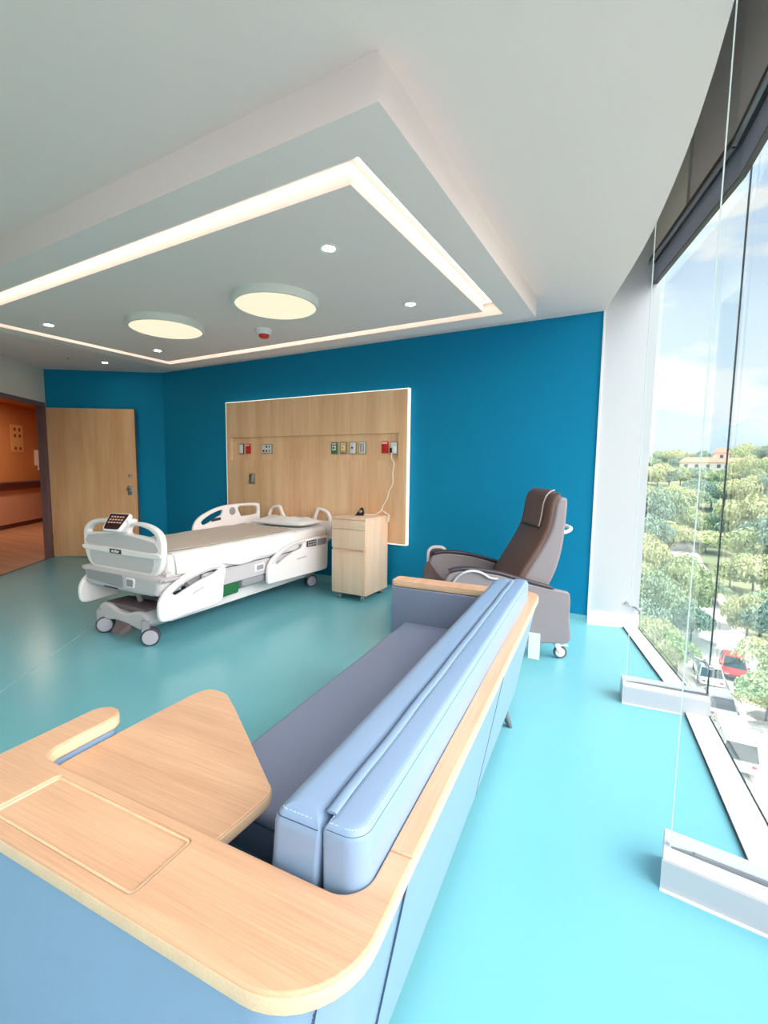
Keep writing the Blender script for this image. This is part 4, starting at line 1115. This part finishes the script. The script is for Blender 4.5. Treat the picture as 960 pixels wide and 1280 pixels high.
bmp = cloth_grid(36, 26, lambda u, v: pil_pt(u, v, 1)); merge(bmp, cloth_grid(36, 26, lambda u, v: pil_pt(u, v, -1)))
bmesh.ops.remove_doubles(bmp, verts=bmp.verts[:], dist=.0008); bmesh.ops.recalc_face_normals(bmp, faces=bmp.faces[:])
link('cushion', bmp, 'pillow_white', plw, smooth=80)

# ------------------------------------------------------------------ outside: street, cars, trees, hill, houses
GZ = -16.0
def ground_z(y):
    if y < 130: return GZ
    if y < 260: return GZ + (y - 130) / 130 * 12
    return -4 + (y - 260) * .06
mat('earth_green', srgb(120, 124, 92), .95, var=.25, var_scale=.15)
mat('asphalt', srgb(176, 172, 166), .95, var=.08, var_scale=.3)
mat('paving', srgb(206, 198, 188), .95, var=.06, var_scale=.5)
ys = [14, 20, 40, 70, 100, 130, 150, 170, 190, 210, 230, 245, 260, 300, 350, 420, 520]
bm = bmesh.new(); rows = []
for y in ys: rows.append([bm.verts.new((xx, y, ground_z(y) - .05)) for xx in (-60 - y * .2, -20, 0, 3.6, 10.2, 40, 80 + y * .3)])
for a, b in zip(rows, rows[1:]):
    for i in range(len(a) - 1): bm.faces.new((a[i], a[i + 1], b[i + 1], b[i]))
structure(link('ground_terrain', bm, 'earth_green', smooth=0), 'wooded green ground rising to the hill beyond the street', 'ground')
structure(link('road', box(4.5, 9.2, 15, 158, GZ - .04, GZ), 'asphalt', smooth=0), 'pale sunlit street far below the window', 'road')
structure(link('pavement_left', box(3.3, 4.5, 15, 158, GZ - .04, GZ + .13), 'paving', smooth=0), 'pale pavement on the near side of the street', 'pavement')
structure(link('pavement_right', box(9.2, 10.3, 15, 158, GZ - .04, GZ + .13), 'paving', smooth=0), 'pale pavement on the tree side of the street', 'pavement')

mat('leaf_a', srgb(172, 184, 134), .8, var=.22, var_scale=.7); mat('leaf_b', srgb(152, 172, 138), .8, var=.22, var_scale=.7)
mat('leaf_c', srgb(190, 194, 144), .8, var=.22, var_scale=.7); mat('leaf_d', srgb(134, 158, 138), .8, var=.22, var_scale=.7)
mat('bark', srgb(104, 92, 80), .9)
def crown_mesh(seed, n, leaf):
    """unit crown: lumps of leaf tufts, radius about 1 across, z from 0.25 to 1"""
    g = np.random.default_rng(seed)
    lumps = []
    for i in range(16):
        a = g.uniform(0, 2 * math.pi); r = math.sqrt(g.uniform(0, 1)) * .62
        z = .42 + .40 * g.uniform(0, 1) * (1 - .5 * r)
        lumps.append((r * math.cos(a), r * math.sin(a), z, g.uniform(.26, .40)))
    lumps.append((0, 0, .74, .36))
    V, Fc = [], []
    for k in range(n):
        lx, ly, lz, lr = lumps[g.integers(len(lumps))]
        d = g.normal(size=3); d /= np.linalg.norm(d)
        if d[2] < -.35: d[2] *= -.6
        rr = lr * (1 - .25 * g.uniform() ** 2)
        c_ = np.array([lx, ly, lz]) + d * rr * np.array([1, 1, .52])
        nrm_ = d + g.normal(size=3) * .55; nrm_ /= np.linalg.norm(nrm_)
        t_ = np.cross(nrm_, g.normal(size=3)); t_ /= np.linalg.norm(t_); b_ = np.cross(nrm_, t_)
        s1, s2 = leaf * g.uniform(.6, 1.25), leaf * g.uniform(.4, .8)
        i0 = len(V)
        V += [tuple(c_ - t_ * s1), tuple(c_ - b_ * s2), tuple(c_ + t_ * s1), tuple(c_ + b_ * s2)]
        Fc.append((i0, i0 + 1, i0 + 2, i0 + 3))
    me = bpy.data.meshes.new('foliage'); me.from_pydata(V, [], Fc)
    return me
crowns, crowns_far = [], []
for k, key in enumerate(('leaf_a', 'leaf_b', 'leaf_c', 'leaf_d')):
    me = crown_mesh(20 + k, 5200, .042); me.materials.append(MATS[key]); crowns.append(me)
tb = tube([(0, 0, 0), (.01, .0, .2), (-.01, .015, .38), (.02, 0, .6)], [.055, .042, .034, .02], 8)
for k in range(5):
    a = k * 1.26
    tube([(0, 0, .30 + .02 * k), (.18 * math.cos(a), .18 * math.sin(a), .46), (.36 * math.cos(a), .36 * math.sin(a), .60)], [.026, .018, .008], 6, bm=tb)
trunk_me = bpy.data.meshes.new('trunk'); tb.to_mesh(trunk_me); tb.free(); trunk_me.materials.append(MATS['bark'])
TREES = [(-5.0, 328, 11.4, 15.0, 0), (1.1, 333, 9.4, 14.8, 1), (7.4, 352, 12.5, 14.4, 1), (9.6, 356, 14.7, 13.9, 0), (15.6, 348, 14.8, 15.0, 2), (19.5, 323, 9.6, 15.0, 3), (24.1, 330, 9.2, 16.0, 3), (28.7, 328, 13.6, 12.2, 3), (31.3, 332, 9.0, 15.1, 2), (36.9, 339, 9.9, 14.7, 3), (42.3, 344, 9.7, 16.6, 2), (43.8, 318, 14.6, 16.3, 0), (51.6, 352, 18.6, 14.9, 2), (52.6, 342, 16.6, 14.4, 2), (54.4, 318, 15.8, 13.5, 3), (62.4, 341, 18.8, 12.2, 2), (62.5, 324, 13.4, 13.2, 0), (-3.7, 222, 3.6, 13.0, 0), (0.6, 244, 1.6, 11.5, 2), (4.3, 221, 4.2, 14.3, 2), (8.4, 223, 3.6, 14.3, 3), (12.8, 233, 3.4, 13.2, 0), (17.6, 244, 3.0, 12.5, 3), (21.1, 238, 2.9, 14.7, 3), (24.6, 233, 1.8, 12.7, 0), (29.7, 245, 2.5, 11.6, 3), (32.2, 236, 3.1, 10.3, 2), (35.7, 237, 8.1, 11.8, 2), (36.6, 221, 6.8, 10.3, 0), (41.0, 226, 6.3, 12.3, 2), (43.8, 225, 8.6, 13.8, 2), (-2.6, 171, -2.0, 12.9, 0), (1.3, 181, -4.9, 9.7, 1), (4.6, 168, -3.1, 10.6, 3), (7.7, 163, -2.9, 12.0, 2), (11.2, 167, -3.0, 13.0, 1), (15.5, 182, -0.8, 10.1, 3), (19.1, 184, -1.5, 9.2, 1), (22.7, 185, -1.7, 11.9, 2), (26.0, 185, -1.7, 9.4, 2), (27.2, 173, 0.5, 11.6, 2), (31.2, 179, 1.0, 10.5, 3), (32.8, 172, 2.6, 10.0, 3), (-0.1, 120, -3.1, 11, 3), (3.5, 128, -2.2, 12, 1), (8.2, 140, -5.6, 10, 0), (1.3, 98, -6.4, 9, 3), (4.6, 104, -8.2, 8, 2), (0.3, 80, -8.0, 8, 2), (2.7, 84, -11.5, 7, 1), (11.2, 132, -8.5, 10, 0), (11.9, 118, -11.1, 9, 2), (0.2, 64, -9.6, 7, 0), (1.8, 60, -9.8, 6.5, 1), (3.8, 66, -9.6, 6, 0), (5.7, 74, -9.6, 6.5, 0), (3.6, 56, -10.8, 5, 1), (0.6, 52, -11.1, 6, 3), (2.0, 48, -11.8, 5, 0), (5.9, 64, -10.4, 5, 0), (4.8, 54, -11.6, 4.2, 3), (3.2, 45, -12.1, 4, 0), (18.7, 130, -5.2, 11, 1), (21.0, 125, -3.1, 12, 2), (17.1, 135, -8.4, 9, 1), (16.4, 100, -7.7, 10, 0), (18.9, 100, -5.5, 11, 3), (11.8, 84, -11.8, 7, 0), (13.8, 80, -9.7, 8, 0), (15.3, 76, -8.9, 9, 2), (11.3, 60, -10.6, 6.5, 1), (9.7, 57, -10.6, 5, 2), (11.8, 56, -10.4, 7, 3), (8.3, 40, -13.6, 5.5, 0), (10.4, 46, -11.7, 7, 2), (8.5, 72, -13.7, 4, 1)]
KIND = ['olive green', 'mid green', 'yellowish green', 'bluish green']
ORD = ['first', 'second', 'third', 'fourth', 'fifth', 'sixth', 'seventh', 'eighth', 'ninth', 'tenth', 'eleventh', 'twelfth', 'thirteenth', 'fourteenth', 'fifteenth', 'sixteenth', 'seventeenth', 'eighteenth', 'nineteenth', 'twentieth']
def tree_zone(tx, ty): return 'hill' if ty > 150 else ('left' if tx < 7 else 'right')
ZONES = {'hill': ('on the wooded hill, %s from the left of its colour', 'trees on the far hill'),
         'left': ('left of the street, %s nearest of its colour', 'trees left of the street'),
         'right': ('right of the street, %s nearest of its colour', 'trees right of the street')}
for i, (tx, ty, ztop, tw, kd) in enumerate(TREES):
    gz = ground_z(ty); h = max(ztop - gz, 3.4); zn = tree_zone(tx, ty)
    mates = [t2 for t2 in TREES if tree_zone(t2[0], t2[1]) == zn and t2[4] == kd]
    mates.sort(key=(lambda t2: t2[0] / t2[1]) if zn == 'hill' else (lambda t2: t2[1]))
    t = thing('broadleaf_tree', KIND[kd] + ' leafy tree ' + ZONES[zn][0] % ORD[mates.index(TREES[i])], 'tree', (tx, ty, gz), (i * 2.4) % 6.28, ZONES[zn][1])
    cr = link('crown', crowns[kd], [], t, smooth=0); cr.scale = (tw * (.66 if ty > 90 else .55), tw * (.66 if ty > 90 else .55), h * 1.12); cr.location = (0, 0, -h * .10)
    tk = link('trunk', trunk_me, [], t, smooth=0); tk.scale = (h * .5, h * .5, h)

# cars in the street
mat('car_red', srgb(196, 44, 46), .3, coat=.6); mat('car_white', srgb(236, 236, 236), .3, coat=.6); mat('car_silver', srgb(176, 180, 186), .3, metal=.5, coat=.5)
mat('car_glass', srgb(48, 56, 62), .1, spec=.8); mat('tyre_black', srgb(28, 28, 30), .7)
mat('lamp_clear', srgb(226, 228, 226), .2); mat('lamp_red', srgb(160, 24, 22), .3)
def car(x, y, rot, paint, label, L=4.4, W=1.78, H=1.45, van=False):
    t = thing('parked_van' if van else 'parked_car', label, 'van' if van else 'car', (x, y, GZ), rot, 'cars parked in the street')
    def ring(yy, hw, z0, z1, tuck=.06):
        return [(-hw + tuck, yy, z0), (hw - tuck, yy, z0), (hw, yy, z0 + .15), (hw, yy, z1 - .12), (hw - tuck, yy, z1), (-hw + tuck, yy, z1), (-hw, yy, z1 - .12), (-hw, yy, z0 + .15)]
    w = W / 2; zs = .80 if not van else 1.0
    secs = [(-L / 2, w * .86, .30, zs * .82), (-L / 2 + .15, w * .97, .24, zs * .95), (-L * .25, w, .22, zs), (L * .2, w, .22, zs), (L / 2 - .3, w * .96, .24, zs * .88), (L / 2, w * .84, .32, zs * .70)]
    body = link('body', loft([ring(*s_) for s_ in secs]), paint, t, smooth=40)
    c0, c1, r0_, r1_ = (-L * .42, L * .27, -L * .30, L * .06) if not van else (-L * .49, L * .40, -L * .47, L * .22)
    cab = lambda ya, yb, ww, z: [(-ww, ya, z), (ww, ya, z), (ww, yb, z), (-ww, yb, z)]
    gl_ = loft([cab(c0, c1, w * .93, zs - .02), cab(r0_ + .02, r1_ - .02, w * .76, H - .05)])
    link('windows', gl_, 'car_glass', t, smooth=0)
    rf = loft([cab(r0_ - .05, r1_ + .05, w * .80, H - .09), cab(r0_, r1_, w * .74, H)])
    bmesh.ops.bevel(rf, geom=rf.edges[:], offset=.03, segments=2, affect='EDGES')
    link('roof', rf, paint, t)
    for s_ in (-1, 1):
        for (ya, yb) in ((c1, r1_), (c0, r0_), ((c0 + c1) / 2, (r0_ + r1_) / 2)):
            link('pillar', tube([(s_ * w * .935, ya, zs - .02), (s_ * w * .775, yb, H - .06)], .035, 6), paint, t)
        for yy in (-L * .31, L * .31):
            link('wheel', lathe([(.0, -.02), (.20, -.02), (.31, 0), (.32, .02), (.32, .18), (.31, .20), (0, .20)], 20, mat4=Matrix.Translation((s_ * (w - .19), yy, .32)) @ Matrix.Rotation(R(90 * s_), 4, 'Y')), 'tyre_black', t)
        link('mirror', box(s_ * (w + .08) - .07, s_ * (w + .08) + .07, c1 - .25, c1 - .13, zs + .02, zs + .16, .03), paint, t)
        link('headlight', box(s_ * w * .62 - .16, s_ * w * .62 + .16, L / 2 - .12, L / 2 + .01, zs * .58, zs * .72, .03), 'lamp_clear', t)
        link('tail_light', box(s_ * w * .68 - .13, s_ * w * .68 + .13, -L / 2 - .01, -L / 2 + .10, zs * .62, zs * .80, .03), 'lamp_red', t)
    return t
car(7.55, 48.6, R(176), 'car_red', 'bright red car on the street, farthest of the parked cars')
car(5.55, 40.4, R(2), 'car_silver', 'silver car parked behind the white van on the street')
car(5.60, 34.2, R(1), 'car_white', 'white van at the kerb, nearest vehicle below the window', L=5.0, W=1.9, H=2.0, van=True)
car(5.50, 46.0, R(2), 'car_white', 'white car parked left of the red car on the street')

# houses on the hill
mat('house_white', srgb(238, 228, 216), .9); mat('roof_red', srgb(206, 128, 104), .85); mat('house_window', srgb(96, 104, 110), .3)
def house(x, y, w_, d_, h_, label, tower=False):
    t = thing('hill_house', label, 'house', (x, y, ground_z(y) - .5))
    link('walls', box(-w_ / 2, w_ / 2, 0, d_, 0, h_), 'house_white', t, smooth=0)
    link('roof', loft([[(-w_ / 2 - .6, -.6, h_), (w_ / 2 + .6, -.6, h_), (w_ / 2 + .6, d_ + .6, h_), (-w_ / 2 - .6, d_ + .6, h_)], [(-w_ / 2 + 2, d_ * .45, h_ + 2.4), (w_ / 2 - 2, d_ * .45, h_ + 2.4), (w_ / 2 - 2, d_ * .55, h_ + 2.4), (-w_ / 2 + 2, d_ * .55, h_ + 2.4)]]), 'roof_red', t, smooth=0)
    n = int(w_ // 4)
    for i in range(n):
        xx = -w_ / 2 + (i + .5) * w_ / n
        link('window', box(xx - .7, xx + .7, -.05, .05, h_ - 2.6, h_ - 1.0), 'house_window', t, smooth=0)
house(22.5, 262, 17, 8, 9.5, 'long white house with a red tiled roof on the hill')
house(37, 268, 15, 8, 9.0, 'white house with red roof at the right of the hill')
house(31.0, 274, 6, 6, 13.5, 'narrow white tower house rising above the red roofs')

# distant mountains
mat('mountain', srgb(120, 132, 150), 1.0, var=.06, var_scale=.003)
bm = bmesh.new(); prev = None
for i in range(61):
    a = -.35 + i * .02
    hgt = 190 + 70 * math.sin(i * .33 + .8) + 30 * math.sin(i * .91) + 14 * math.sin(i * 2.3)
    cols = [bm.verts.new((3000 * a + 200, 2700, -60)), bm.verts.new((3000 * a + 200, 2950, hgt * .45)), bm.verts.new((3000 * a + 200, 3200, hgt)), bm.verts.new((3000 * a + 200, 3800, -60))]
    if prev:
        for k in range(3): bm.faces.new((prev[k], cols[k], cols[k + 1], prev[k + 1]))
    prev = cols
structure(link('mountain_range', bm, 'mountain', smooth=60), 'pale blue mountain ridge on the horizon', 'mountain')
bm = box(-900, 1500, 520, 2900, 10, 12)
structure(link('valley_plain', bm, 'earth_green', smooth=0), 'hazy wooded plain between the hill and the mountains', 'ground')
